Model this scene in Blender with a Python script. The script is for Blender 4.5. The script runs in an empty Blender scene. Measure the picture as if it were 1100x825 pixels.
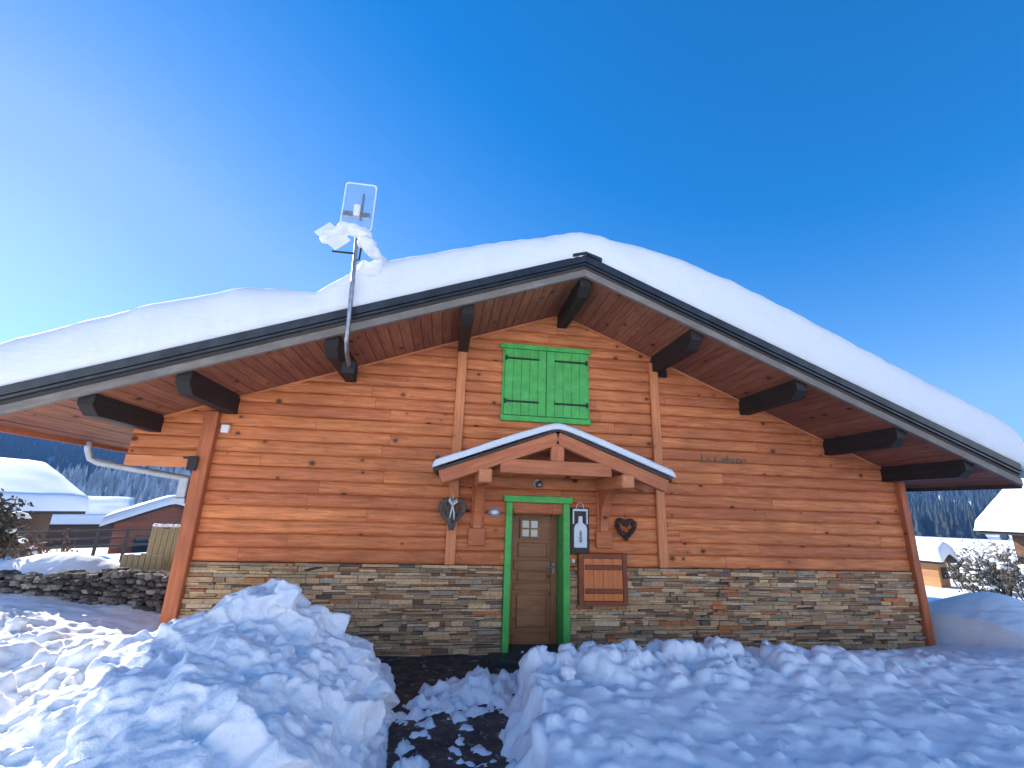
import bpy, bmesh, math, random
import numpy as np
from mathutils import Vector, Matrix, noise as mnoise

random.seed(7)
rng = np.random.RandomState(11)
scene = bpy.context.scene
COL = scene.collection
R = math.radians

# ------------------------------------------------------------------ camera
PITCH, ROLL, YAW = 0.26855, 0.03264, -0.13937
CAM = Vector((-1.8337, -7.1752, 2.0448))
cam_d = bpy.data.cameras.new("camera")
cam_d.sensor_width = 36.0
cam_d.lens = 15.708
cam_d.clip_start = 0.05
cam_d.clip_end = 8000
cam = bpy.data.objects.new("camera", cam_d)
COL.objects.link(cam)
fw = Vector((-math.sin(YAW) * math.cos(PITCH), math.cos(YAW) * math.cos(PITCH), math.sin(PITCH)))
rt0 = Vector((math.cos(YAW), math.sin(YAW), 0))
up0 = rt0.cross(fw)
rt = math.cos(ROLL) * rt0 + math.sin(ROLL) * up0
up = -math.sin(ROLL) * rt0 + math.cos(ROLL) * up0
cam.matrix_world = Matrix(((rt.x, up.x, -fw.x, CAM.x), (rt.y, up.y, -fw.y, CAM.y), (rt.z, up.z, -fw.z, CAM.z), (0, 0, 0, 1)))
scene.camera = cam

# ------------------------------------------------------------------ sky, sun, exposure
SUN_EL, SUN_AZ = 23.5, 47.0            # azimuth measured from +Y towards -X
world = bpy.data.worlds.new("World")
scene.world = world
world.use_nodes = True
wn = world.node_tree.nodes
wl = world.node_tree.links
for n in list(wn):
    wn.remove(n)
sky = wn.new("ShaderNodeTexSky")
sky.sky_type = 'NISHITA'
sky.sun_disc = False
sky.sun_elevation = R(SUN_EL)
sky.sun_rotation = R(-SUN_AZ)
sky.altitude = 1100
sky.air_density = 1.0
sky.dust_density = 0.12
sky.ozone_density = 4.0
bg = wn.new("ShaderNodeBackground")
bg.inputs["Strength"].default_value = 0.105
wo = wn.new("ShaderNodeOutputWorld")
hs = wn.new("ShaderNodeHueSaturation")
hs.inputs["Saturation"].default_value = 1.26
wl.new(sky.outputs[0], hs.inputs["Color"])
bw = wn.new("ShaderNodeRGBToBW")
wl.new(sky.outputs[0], bw.inputs[0])
mr = wn.new("ShaderNodeMapRange")
for k_, v_ in zip(("From Min", "From Max", "To Min", "To Max"), (0.9, 2.6, 1.38, 1.06)):
    mr.inputs[k_].default_value = v_
wl.new(bw.outputs[0], mr.inputs["Value"])
wl.new(mr.outputs[0], hs.inputs["Saturation"])
mr2 = wn.new("ShaderNodeMapRange")
for k_, v_ in zip(("From Min", "From Max", "To Min", "To Max"), (0.7, 3.2, 1.08, 0.76)):
    mr2.inputs[k_].default_value = v_
wl.new(bw.outputs[0], mr2.inputs["Value"])
wl.new(mr2.outputs[0], hs.inputs["Value"])
hs.inputs["Hue"].default_value = 0.5
wl.new(hs.outputs[0], bg.inputs[0])
wl.new(bg.outputs[0], wo.inputs[0])

sun_d = bpy.data.lights.new("sun", 'SUN')
sun_d.energy = 5.0
sun_d.angle = R(0.5)
sun_d.color = (1.0, 0.95, 0.87)
sun = bpy.data.objects.new("sun", sun_d)
COL.objects.link(sun)
sdir = Vector((-math.sin(R(SUN_AZ)) * math.cos(R(SUN_EL)), math.cos(R(SUN_AZ)) * math.cos(R(SUN_EL)), math.sin(R(SUN_EL))))
sun.rotation_euler = sdir.to_track_quat('Z', 'Y').to_euler()
sun.location = (-20, 20, 30)

scene.view_settings.view_transform = 'Standard'
scene.view_settings.look = 'None'
scene.view_settings.gamma = 1.0
scene.view_settings.use_curve_mapping = False
scene.view_settings.exposure = 1.38
scene.render.engine = 'CYCLES'
scene.cycles.max_bounces = 8
scene.cycles.diffuse_bounces = 5
scene.cycles.use_denoising = True

# ------------------------------------------------------------------ numpy noise
def _hash(ix, iy, seed):
    h = (ix.astype(np.int64) * 374761393 + iy.astype(np.int64) * 668265263 + seed * 974634777) & 0x7fffffff
    h = ((h ^ (h >> 13)) * 1274126177) & 0x7fffffff
    h = ((h ^ (h >> 16)) * 1911520717) & 0x7fffffff
    return (h ^ (h >> 15)) & 0x7fffffff

def _rand(ix, iy, seed):
    return _hash(ix, iy, seed) / float(0x7fffffff)

def perlin(x, y, seed=0):
    x = np.asarray(x, float); y = np.asarray(y, float)
    x0 = np.floor(x); y0 = np.floor(y)
    fx = x - x0; fy = y - y0
    u = fx * fx * fx * (fx * (fx * 6 - 15) + 10)
    v = fy * fy * fy * (fy * (fy * 6 - 15) + 10)
    def g(ix, iy, dx, dy):
        a = _rand(ix, iy, seed) * 2 * np.pi
        return np.cos(a) * dx + np.sin(a) * dy
    n00 = g(x0, y0, fx, fy); n10 = g(x0 + 1, y0, fx - 1, fy)
    n01 = g(x0, y0 + 1, fx, fy - 1); n11 = g(x0 + 1, y0 + 1, fx - 1, fy - 1)
    return ((n00 * (1 - u) + n10 * u) * (1 - v) + (n01 * (1 - u) + n11 * u) * v) * 1.5

def fbm(x, y, seed=0, octv=4, gain=0.5):
    s = 0; a = 1.0; f = 1.0
    for i in range(octv):
        s = s + a * perlin(np.asarray(x) * f, np.asarray(y) * f, seed + i * 17)
        a *= gain; f *= 2.03
    return s

def worley(x, y, seed=0):
    x = np.asarray(x, float); y = np.asarray(y, float)
    x0 = np.floor(x); y0 = np.floor(y)
    f1 = np.full(x.shape, 9.0); f2 = np.full(x.shape, 9.0); idr = np.zeros(x.shape)
    for i in (-1, 0, 1):
        for j in (-1, 0, 1):
            cx = x0 + i; cy = y0 + j
            px = cx + _rand(cx, cy, seed); py = cy + _rand(cx, cy, seed + 5)
            d = np.hypot(x - px, y - py)
            near = d < f1
            f2 = np.where(near, f1, np.minimum(f2, d))
            idr = np.where(near, _rand(cx, cy, seed + 9), idr)
            f1 = np.where(near, d, f1)
    return f1, f2, idr

def sstep(a, b, x):
    t = np.clip((np.asarray(x, float) - a) / (b - a), 0, 1)
    return t * t * (3 - 2 * t)

def billow(x, y, seed=0, f=2.0, octv=4, gain=0.5):
    s = 0; a = 1.0; tot = 0
    for i in range(octv):
        s = s + a * np.sqrt(perlin(x * f, y * f, seed + i * 13) ** 2 + 0.004); tot += a
        a *= gain; f *= 2.07
    return s / tot

def chunks(x, y, seed=0):
    """lumps of shovelled snow, puffy with creases, roughly 0..1"""
    wx = x + 0.09 * fbm(x * 2.6, y * 2.6, seed + 70, 3); wy = y + 0.09 * fbm(x * 2.6, y * 2.6, seed + 90, 3)
    f1, f2, r = worley(wx / 0.36, wy / 0.36, seed)
    a = r * (1 - sstep(0.05, 0.75, f1)) * sstep(0.0, 0.25, f2 - f1) 
    f1, f2, r = worley(wx / 0.15, wy / 0.15, seed + 31)
    b = r * (1 - sstep(0.1, 0.8, f1)) * sstep(0.0, 0.3, f2 - f1)
    return 0.50 * a + 0.25 * b + 0.75 * billow(wx, wy, seed + 3, 2.3, 5, 0.52)

def cell_rand(ix, iy, iz, seed):
    return _rand(ix * 7 + iz * 131, iy * 5 - iz * 61, seed)

def clumps(P, cell, seed, keep=0.8):
    """distance from each point to the outside of random balls scattered through space: rounded, touching clods"""
    q = P / cell
    b = np.floor(q)
    d = np.zeros(len(P))
    for i in (-1, 0, 1):
        for j in (-1, 0, 1):
            for k in (-1, 0, 1):
                c = b + np.array([i, j, k])
                r1 = cell_rand(c[:, 0], c[:, 1], c[:, 2], seed); r2 = cell_rand(c[:, 0], c[:, 1], c[:, 2], seed + 7)
                r3 = cell_rand(c[:, 0], c[:, 1], c[:, 2], seed + 13); r4 = cell_rand(c[:, 0], c[:, 1], c[:, 2], seed + 23)
                rad = np.where(r4 < keep, 0.35 + 0.5 * r4 / keep, 0.0)
                dd = (q[:, 0] - c[:, 0] - r1) ** 2 + (q[:, 1] - c[:, 1] - r2) ** 2 + (q[:, 2] - c[:, 2] - r3) ** 2
                d = np.maximum(d, np.sqrt(np.clip(rad ** 2 - dd, 0, None)))
    return d * cell

def clod(V, nx, ny, layers, amp=None):
    for cell, gain, seed in layers:
        P = V.reshape(ny, nx, 3)
        du = np.gradient(P, axis=1); dv = np.gradient(P, axis=0)
        n = np.cross(du, dv).reshape(-1, 3); n /= np.linalg.norm(n, axis=1, keepdims=True) + 1e-9
        a = 1.0 if amp is None else amp(V[:, 0], V[:, 1])
        act = np.ones(len(V), bool) if amp is None else a > 0.02
        W_ = V[act] + 0.12 * cell * np.stack([fbm(V[act][:, 0] / cell * 2, V[act][:, 1] / cell * 2, seed + 3, 2), fbm(V[act][:, 1] / cell * 2, V[act][:, 2] / cell * 2, seed + 5, 2), fbm(V[act][:, 2] / cell * 2, V[act][:, 0] / cell * 2, seed + 9, 2)], -1)
        d = np.zeros(len(V)); d[act] = clumps(W_, cell, seed) - 0.25 * cell
        V = V + n * (d * gain * a)[:, None]
    return V

def puff(V, F, nx, ny, amp, seed, fr=3.2):
    """push a height-field mesh out along its normals with puffy noise, so steep sides get lumps too"""
    P = V.reshape(ny, nx, 3)
    du = np.gradient(P, axis=1); dv = np.gradient(P, axis=0)
    n = np.cross(du, dv); n /= np.linalg.norm(n, axis=2, keepdims=True) + 1e-9
    w = n ** 2
    x, y, z = P[..., 0], P[..., 1], P[..., 2]
    d = w[..., 2] * billow(x, y, seed, fr, 4, .55) + w[..., 0] * billow(y, z, seed + 50, fr, 4, .55) + w[..., 1] * billow(x, z, seed + 90, fr, 4, .55)
    if callable(amp):
        amp = amp(x, y)[..., None]
    return (P + n * (d[..., None] - 0.3) * amp).reshape(-1, 3)

# ------------------------------------------------------------------ materials
def mat(name):
    m = bpy.data.materials.new(name)
    m.use_nodes = True
    nt = m.node_tree
    for n in list(nt.nodes):
        nt.nodes.remove(n)
    out = nt.nodes.new("ShaderNodeOutputMaterial")
    b = nt.nodes.new("ShaderNodeBsdfPrincipled")
    nt.links.new(b.outputs[0], out.inputs[0])
    return m, nt, b

def N(nt, kind, **kw):
    n = nt.nodes.new(kind)
    for k, v in kw.items():
        if k.startswith("i_"):
            key = k[2:]
            n.inputs[int(key) if key.isdigit() else key].default_value = v
        else:
            setattr(n, k, v)
    return n

def math_n(nt, op, a, b=None, c=None):
    n = nt.nodes.new("ShaderNodeMath"); n.operation = op
    for i, v in enumerate((a, b, c)):
        if v is None:
            continue
        if isinstance(v, (int, float)):
            n.inputs[i].default_value = v
        else:
            nt.links.new(v, n.inputs[i])
    return n.outputs[0]

def mixc(nt, fac, a, b, mode='MIX'):
    n = nt.nodes.new("ShaderNodeMix"); n.data_type = 'RGBA'; n.blend_type = mode
    for sock, v in ((n.inputs[0], fac), (n.inputs[6], a), (n.inputs[7], b)):
        if isinstance(v, (int, float)):
            sock.default_value = v
        elif isinstance(v, tuple):
            sock.default_value = (v[0], v[1], v[2], 1)
        else:
            nt.links.new(v, sock)
    return n.outputs[2]

def ramp(nt, fac, stops):
    n = nt.nodes.new("ShaderNodeValToRGB")
    el = n.color_ramp.elements
    while len(el) < len(stops):
        el.new(0.5)
    for e, (p, c) in zip(el, stops):
        e.position = p
        e.color = (c[0], c[1], c[2], 1) if isinstance(c, tuple) else (c, c, c, 1)
    nt.links.new(fac, n.inputs[0])
    return n.outputs[0]

def objco(nt, scale=(1, 1, 1)):
    tc = nt.nodes.new("ShaderNodeTexCoord")
    mp = nt.nodes.new("ShaderNodeMapping")
    mp.inputs["Scale"].default_value = scale
    nt.links.new(tc.outputs["Object"], mp.inputs[0])
    return mp.outputs[0]

def noise_n(nt, vec, scale=1.0, detail=4.0, rough=0.55, dist=0.0):
    n = nt.nodes.new("ShaderNodeTexNoise")
    n.inputs["Scale"].default_value = scale
    n.inputs["Detail"].default_value = detail
    n.inputs["Roughness"].default_value = rough
    n.inputs["Distortion"].default_value = dist
    nt.links.new(vec, n.inputs["Vector"])
    return n.outputs[0]

def bump(nt, b, h, strength=0.3, dist=0.02):
    n = nt.nodes.new("ShaderNodeBump")
    n.inputs["Strength"].default_value = strength
    n.inputs["Distance"].default_value = dist
    nt.links.new(h, n.inputs["Height"])
    nt.links.new(n.outputs[0], b.inputs["Normal"])

def wood(name, dark, mid, light, rough=0.55, board=None, knots=True, axis='X', spec=0.3, knotcol=None, weather=0.0):
    """wood with the grain along the object's own X (or Y); board = (axis, origin, pitch, joint length)"""
    m, nt, b = mat(name)
    sc = (1.3, 16, 16) if axis == 'X' else (16, 1.3, 16)
    tc = nt.nodes.new("ShaderNodeTexCoord")
    sx = nt.nodes.new("ShaderNodeSeparateXYZ")
    nt.links.new(tc.outputs["Object"], sx.inputs[0])
    rnd = None
    vec = tc.outputs["Object"]
    if board:
        ax, o, pitch, jl = board
        ids = math_n(nt, 'FLOOR', math_n(nt, 'DIVIDE', math_n(nt, 'SUBTRACT', sx.outputs[ax], o), pitch))
        along = sx.outputs[0 if axis == 'X' else 1]
        w1 = nt.nodes.new("ShaderNodeTexWhiteNoise"); w1.noise_dimensions = '1D'
        nt.links.new(ids, w1.inputs["W"])
        seg = math_n(nt, 'FLOOR', math_n(nt, 'ADD', math_n(nt, 'DIVIDE', along, jl), math_n(nt, 'MULTIPLY', w1.outputs[0], 7.3)))
        cb = nt.nodes.new("ShaderNodeCombineXYZ")
        nt.links.new(ids, cb.inputs[0]); nt.links.new(seg, cb.inputs[1])
        w2 = nt.nodes.new("ShaderNodeTexWhiteNoise"); w2.noise_dimensions = '3D'
        nt.links.new(cb.outputs[0], w2.inputs["Vector"])
        rnd = w2.outputs[0]
        va = nt.nodes.new("ShaderNodeVectorMath"); va.operation = 'ADD'
        sc2 = nt.nodes.new("ShaderNodeVectorMath"); sc2.operation = 'SCALE'
        nt.links.new(w2.outputs[1], sc2.inputs[0]); sc2.inputs["Scale"].default_value = 13.0
        nt.links.new(vec, va.inputs[0]); nt.links.new(sc2.outputs[0], va.inputs[1])
        vec = va.outputs[0]
    mp = nt.nodes.new("ShaderNodeMapping"); mp.inputs["Scale"].default_value = sc
    nt.links.new(vec, mp.inputs[0])
    g1 = noise_n(nt, mp.outputs[0], 1.6, 6, 0.6, 0.6)
    mp2 = nt.nodes.new("ShaderNodeMapping"); mp2.inputs["Scale"].default_value = tuple(s * (2.5 if s < 2 else 4.0) for s in sc)
    nt.links.new(vec, mp2.inputs[0])
    g2 = noise_n(nt, mp2.outputs[0], 2.0, 3, 0.6, 0.3)
    g = math_n(nt, 'ADD', math_n(nt, 'MULTIPLY', g1, 0.7), math_n(nt, 'MULTIPLY', g2, 0.3))
    colr = ramp(nt, g, [(0.30, dark), (0.5, mid), (0.70, light)])
    if rnd is not None:
        v = math_n(nt, 'ADD', math_n(nt, 'MULTIPLY', rnd, 0.29), 0.84)
        hv = nt.nodes.new("ShaderNodeHueSaturation")
        nt.links.new(v, hv.inputs["Value"]); nt.links.new(colr, hv.inputs["Color"])
        nt.links.new(math_n(nt, 'ADD', math_n(nt, 'MULTIPLY', w2.outputs[0], 0.008), 0.496), hv.inputs["Hue"])
        colr = hv.outputs[0]
    if board and knots:
        # butt joints between lengths and darker weathered runs along some boards
        fr_ = math_n(nt, 'FRACT', math_n(nt, 'ADD', math_n(nt, 'DIVIDE', along, jl), math_n(nt, 'MULTIPLY', w1.outputs[0], 7.3)))
        jn = math_n(nt, 'LESS_THAN', fr_, 0.006 / jl)
        colr = mixc(nt, math_n(nt, 'MULTIPLY', jn, 0.8), colr, tuple(c * 0.2 for c in dark))
        mps = nt.nodes.new("ShaderNodeMapping"); mps.inputs["Scale"].default_value = (0.55, 9, 9) if axis == 'X' else (9, 0.55, 9)
        nt.links.new(vec, mps.inputs[0])
        stn = noise_n(nt, mps.outputs[0], 1.4, 6, 0.7, 0.8)
        colr = mixc(nt, math_n(nt, 'MULTIPLY', ramp(nt, stn, [(0.50, 0.0), (0.68, 1.0)]), 0.55), colr, (dark[0] * 0.55, dark[1] * 0.55, dark[2] * 0.6))
    # broad tone changes along the length
    lowf = noise_n(nt, tc.outputs["Object"], 0.9, 2, 0.5)
    colr = mixc(nt, math_n(nt, 'MULTIPLY', ramp(nt, lowf, [(0.4, 0.0), (0.65, 1.0)]), 0.42), colr, tuple(c * 0.55 for c in mid))
    if weather:
        wv = noise_n(nt, tc.outputs["Object"], 3.0, 5, 0.7)
        colr = mixc(nt, math_n(nt, 'MULTIPLY', ramp(nt, wv, [(0.45, 0.0), (0.6, 1.0)]), weather), colr, (0.16, 0.14, 0.12))
    if knots:
        vo = nt.nodes.new("ShaderNodeTexVoronoi"); vo.feature = 'F1'
        mpk = nt.nodes.new("ShaderNodeMapping"); mpk.inputs["Scale"].default_value = (4.0, 4.0, 5.26) if axis == 'X' else (5.26, 4.0, 4.0)
        nt.links.new(vec, mpk.inputs[0]); nt.links.new(mpk.outputs[0], vo.inputs["Vector"]); vo.inputs["Scale"].default_value = 1.0
        sc3 = nt.nodes.new("ShaderNodeSeparateColor"); nt.links.new(vo.outputs["Color"], sc3.inputs[0])
        dd = math_n(nt, 'DIVIDE', vo.outputs["Distance"], math_n(nt, 'ADD', math_n(nt, 'MULTIPLY', math_n(nt, 'POWER', sc3.outputs[0], 2.0), 1.6), 0.12))
        kd = ramp(nt, dd, [(0.09, 1.0), (0.16, 0.0)])
        kh = ramp(nt, dd, [(0.14, 1.0), (0.42, 0.0)])
        kc = knotcol or tuple(c * 0.16 for c in dark)
        colr = mixc(nt, math_n(nt, 'MULTIPLY', kh, 0.35), colr, tuple(c * 0.6 for c in mid))
        colr = mixc(nt, math_n(nt, 'MULTIPLY', kd, 0.85), colr, kc)
    nt.links.new(colr, b.inputs["Base Color"])
    b.inputs["Roughness"].default_value = rough
    b.inputs["Specular IOR Level"].default_value = spec
    bump(nt, b, g, 0.25, 0.004)
    return m

def plain(name, col, rough=0.5, metal=0.0, var=0.15, nscale=6.0, bumps=0.1, spec=0.5):
    m, nt, b = mat(name)
    n1 = noise_n(nt, objco(nt), nscale, 5, 0.6)
    c = mixc(nt, ramp(nt, n1, [(0.35, 0.0), (0.7, 1.0)]), tuple(x * (1 - var) for x in col), tuple(min(1, x * (1 + var)) for x in col))
    nt.links.new(c, b.inputs["Base Color"])
    b.inputs["Roughness"].default_value = rough
    b.inputs["Metallic"].default_value = metal
    b.inputs["Specular IOR Level"].default_value = spec
    if bumps:
        bump(nt, b, noise_n(nt, objco(nt), nscale * 8, 4, 0.6), bumps, 0.01)
    return m

def snow_mat(name, grain=1.0, dirt=0.0, sss=0.0, alb=1.0):
    m, nt, b = mat(name)
    co = objco(nt)
    n0 = noise_n(nt, co, 1.2, 4, 0.6)
    c = mixc(nt, n0, (0.86 * alb, 0.88 * alb, 0.90 * alb), (0.91 * alb, 0.925 * alb, 0.94 * alb))
    if dirt:
        d = noise_n(nt, co, 2.3, 7, 0.68, 0.4)
        c = mixc(nt, math_n(nt, 'MULTIPLY', ramp(nt, d, [(0.60, 0.0), (0.74, 1.0)]), dirt), c, (0.30, 0.25, 0.20))
    nt.links.new(c, b.inputs["Base Color"])
    b.inputs["Roughness"].default_value = 0.75
    b.inputs["Specular IOR Level"].default_value = 0.25
    if sss:
        b.inputs["Subsurface Weight"].default_value = sss
        b.inputs["Subsurface Radius"].default_value = (1.0, 0.95, 0.9)
        b.inputs["Subsurface Scale"].default_value = 0.05
    st = noise_n(nt, objco(nt, (0.8, 0.8, 13)), 1.0, 5, 0.65, 0.3)
    h = math_n(nt, 'ADD', math_n(nt, 'ADD', noise_n(nt, co, 14, 6, 0.65), math_n(nt, 'MULTIPLY', st, 1.1 if alb < 1 else 0.0)), math_n(nt, 'MULTIPLY', noise_n(nt, co, 70, 3, 0.6), 0.35))
    bump(nt, b, h, 0.35 * grain, 0.03)
    return m

def attr_mat(name, rough=0.85, nscale=30, bumps=0.5, var=0.35, spec=0.3):
    m, nt, b = mat(name)
    at = nt.nodes.new("ShaderNodeAttribute"); at.attribute_name = "tint"
    co = objco(nt)
    n1 = noise_n(nt, co, nscale, 6, 0.7)
    c = mixc(nt, ramp(nt, n1, [(0.3, 0.0), (0.7, 1.0)]), (1 - var, 1 - var, 1 - var), (1 + var * .6, 1 + var * .6, 1 + var * .6), 'MIX')
    c2 = mixc(nt, 1.0, at.outputs["Color"], c, 'MULTIPLY')
    nt.links.new(c2, b.inputs["Base Color"])
    b.inputs["Roughness"].default_value = rough
    b.inputs["Specular IOR Level"].default_value = spec
    bump(nt, b, n1, bumps, 0.02)
    return m

M = {}
M['log'] = wood("larch_cladding", (0.29, 0.080, 0.027), (0.60, 0.182, 0.062), (0.77, 0.295, 0.112), 0.55, board=(2, 1.19, 0.19, 3.7))
M['trim'] = wood("larch_trim", (0.45, 0.14, 0.052), (0.64, 0.225, 0.088), (0.74, 0.31, 0.135), 0.55)
M['porch'] = wood("porch_timber", (0.36, 0.098, 0.038), (0.53, 0.160, 0.062), (0.65, 0.23, 0.095), 0.55)
M['post'] = wood("corner_timber", (0.30, 0.080, 0.031), (0.45, 0.130, 0.050), (0.56, 0.19, 0.077), 0.55)
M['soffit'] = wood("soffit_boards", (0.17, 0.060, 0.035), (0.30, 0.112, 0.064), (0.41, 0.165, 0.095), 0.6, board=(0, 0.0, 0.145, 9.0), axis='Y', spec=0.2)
M['purlin'] = wood("dark_stained_beam", (0.012, 0.010, 0.009), (0.022, 0.018, 0.016), (0.040, 0.032, 0.028), 0.6, knots=False)
M['barge'] = wood("weathered_grey_board", (0.13, 0.105, 0.085), (0.22, 0.185, 0.155), (0.32, 0.28, 0.24), 0.7, knots=False, weather=0.85)
M['darkboard'] = wood("dark_fascia_board", (0.025, 0.02, 0.018), (0.05, 0.04, 0.035), (0.09, 0.075, 0.065), 0.7, knots=False)
M['flash'] = plain("dark_roof_metal", (0.045, 0.05, 0.055), 0.35, 0.7, 0.3, 4, 0.05)
M['door'] = wood("oak_door", (0.20, 0.085, 0.038), (0.30, 0.135, 0.060), (0.40, 0.19, 0.09), 0.45)
M['cabinet'] = wood("cabinet_boards", (0.44, 0.115, 0.034), (0.62, 0.185, 0.056), (0.74, 0.26, 0.088), 0.5)
M['batten'] = wood("red_brown_batten", (0.16, 0.04, 0.018), (0.24, 0.065, 0.026), (0.32, 0.095, 0.038), 0.5)
M['green'] = plain("green_paint", (0.072, 0.41, 0.085), 0.5, 0, 0.20, 7, 0.16, 0.35)
M['iron'] = plain("black_iron", (0.012, 0.012, 0.013), 0.5, 0.3, 0.3, 10, 0.1)
M['steel'] = plain("galvanised_steel", (0.34, 0.35, 0.37), 0.4, 0.85, 0.25, 12, 0.05)
M['pipe'] = plain("grey_downpipe", (0.42, 0.44, 0.46), 0.5, 0.2, 0.15, 5, 0.03)
M['white'] = plain("white_plastic", (0.72, 0.72, 0.70), 0.45, 0, 0.06, 5, 0.02)
M['snow'] = snow_mat("fresh_snow", 0.7)
M['roofsnow'] = snow_mat("settled_snow", 1.0, 0.0, 0.0, 0.80)
M['pilesnow'] = snow_mat("shovelled_snow", 1.5, 0.35)
M['groundsnow'] = snow_mat("trodden_snow", 0.9, 0.25)
M['stone'] = attr_mat("split_stone", 0.85, 28, 0.6, 0.38)
M['rubble'] = attr_mat("rubble_stone", 0.9, 22, 0.7, 0.4)
M['mortar'] = plain("mortar", (0.05, 0.045, 0.04), 0.9, 0, 0.3, 20, 0.3)
m, nt, b = mat("wet_asphalt")
co = objco(nt)
gr = noise_n(nt, co, 55, 5, 0.7)
pt = noise_n(nt, co, 3.5, 6, 0.65)
slush = math_n(nt, 'MULTIPLY', ramp(nt, noise_n(nt, co, 9, 8, 0.75, 0.5), [(0.56, 0.0), (0.66, 1.0)]), 0.75)
cc = mixc(nt, gr, (0.010, 0.010, 0.011), (0.055, 0.050, 0.047))
cc = mixc(nt, ramp(nt, pt, [(0.4, 0.0), (0.65, 0.6)]), cc, (0.05, 0.036, 0.026))
nt.links.new(mixc(nt, slush, cc, (0.50, 0.52, 0.56)), b.inputs["Base Color"])
nt.links.new(ramp(nt, pt, [(0.35, 0.25), (0.6, 0.7)]), b.inputs["Roughness"])
bump(nt, b, math_n(nt, 'ADD', gr, slush), 0.7, 0.02)
M['asphalt'] = m
M['slab'] = plain("slate_slab", (0.04, 0.042, 0.046), 0.45, 0, 0.4, 7, 0.3, 0.4)
M['leaf'] = attr_mat("winter_leaves", 0.8, 20, 0.2, 0.3)
M['twig'] = plain("bark", (0.07, 0.052, 0.04), 0.85, 0, 0.3, 10, 0.4)
M['gate'] = wood("weathered_gate_wood", (0.22, 0.17, 0.085), (0.34, 0.27, 0.15), (0.44, 0.36, 0.21), 0.75, knots=False)
M['fence'] = wood("old_dark_fence", (0.03, 0.024, 0.02), (0.06, 0.048, 0.04), (0.10, 0.08, 0.066), 0.8, knots=False)
M['redwall'] = wood("red_brown_cladding", (0.20, 0.065, 0.040), (0.32, 0.11, 0.066), (0.42, 0.16, 0.10), 0.7, board=(2, 0, 0.2, 4.0), knots=False)
M['brownwall'] = wood("brown_cladding", (0.09, 0.05, 0.03), (0.16, 0.09, 0.055), (0.23, 0.14, 0.085), 0.7, board=(2, 0, 0.2, 4.0), knots=False)
M['orangewall'] = wood("honey_cladding", (0.34, 0.15, 0.06), (0.48, 0.24, 0.11), (0.58, 0.32, 0.16), 0.7, board=(2, 0, 0.15, 4.0), knots=False)
M['window'] = plain("dark_glass", (0.03, 0.035, 0.04), 0.08, 0, 0.1, 3, 0)
M['wicker'] = plain("grey_wicker", (0.13, 0.11, 0.095), 0.85, 0, 0.4, 25, 0.6)
M['wreath'] = plain("dark_twig_wreath", (0.055, 0.03, 0.02), 0.85, 0, 0.5, 25, 0.6)
M['ribbon'] = plain("white_ribbon", (0.62, 0.62, 0.62), 0.7, 0, 0.1, 8, 0.1)
M['board'] = plain("dark_board", (0.03, 0.022, 0.02), 0.6, 0, 0.3, 8, 0.2)
M['palewhite'] = plain("pale_painted_metal", (0.60, 0.66, 0.70), 0.5, 0, 0.08, 6, 0.05)
M['ink'] = plain("dark_lettering", (0.05, 0.055, 0.06), 0.7, 0, 0.1, 6, 0)
M['letters'] = plain("grey_green_letters", (0.15, 0.12, 0.065), 0.7, 0, 0.3, 8, 0.1)
M['bluepl'] = plain("blue_enamel", (0.10, 0.16, 0.28), 0.3, 0, 0.2, 6, 0)

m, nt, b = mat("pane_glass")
b.inputs["Base Color"].default_value = (0.55, 0.56, 0.50, 1); b.inputs["Roughness"].default_value = 0.12  # pale base colour paints in the reflection of sunlit snow
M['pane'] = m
m, nt, b = mat("clear_plastic")
nt.nodes.remove(b)
tr = nt.nodes.new("ShaderNodeBsdfTransparent"); tr.inputs[0].default_value = (0.93, 0.96, 0.98, 1)
gl = nt.nodes.new("ShaderNodeBsdfPrincipled"); gl.inputs["Base Color"].default_value = (0.75, 0.78, 0.80, 1); gl.inputs["Roughness"].default_value = 0.25
mx = nt.nodes.new("ShaderNodeMixShader"); mx.inputs[0].default_value = 0.09
nt.links.new(tr.outputs[0], mx.inputs[1]); nt.links.new(gl.outputs[0], mx.inputs[2])
nt.links.new(mx.outputs[0], nt.nodes["Material Output"].inputs[0])
M['clear'] = m

# ------------------------------------------------------------------ object helpers
def link(name, me, mtl, parent=None, mw=None):
    o = bpy.data.objects.new(name, me)
    COL.objects.link(o)
    if mtl is not None:
        me.materials.append(mtl)
    if parent is not None:
        o.parent = parent
    if mw is not None:
        o.matrix_local = mw
    return o

def from_bm(name, bm, mtl, parent=None, mw=None, smooth=False):
    me = bpy.data.meshes.new(name)
    bm.normal_update()
    bm.to_mesh(me); bm.free()
    if smooth:
        for p in me.polygons:
            p.use_smooth = True
    return link(name, me, mtl, parent, mw)

def from_np(name, V, F, mtl, parent=None, smooth=True, mw=None):
    me = bpy.data.meshes.new(name)
    V = np.asarray(V, np.float32); F = np.asarray(F, np.int32)
    me.vertices.add(len(V)); me.vertices.foreach_set("co", V.ravel())
    k = F.shape[1]
    me.loops.add(F.size); me.loops.foreach_set("vertex_index", F.ravel())
    me.polygons.add(len(F))
    me.polygons.foreach_set("loop_start", np.arange(0, F.size, k, dtype=np.int32))
    me.polygons.foreach_set("loop_total", np.full(len(F), k, dtype=np.int32))
    me.polygons.foreach_set("use_smooth", np.full(len(F), smooth))
    me.update(calc_edges=True)
    return link(name, me, mtl, parent, mw)

def tag(o, label=None, cat=None, group=None, kind=None):
    if label: o["label"] = label
    if cat: o["category"] = cat
    if group: o["group"] = group
    if kind: o["kind"] = kind
    return o

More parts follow.
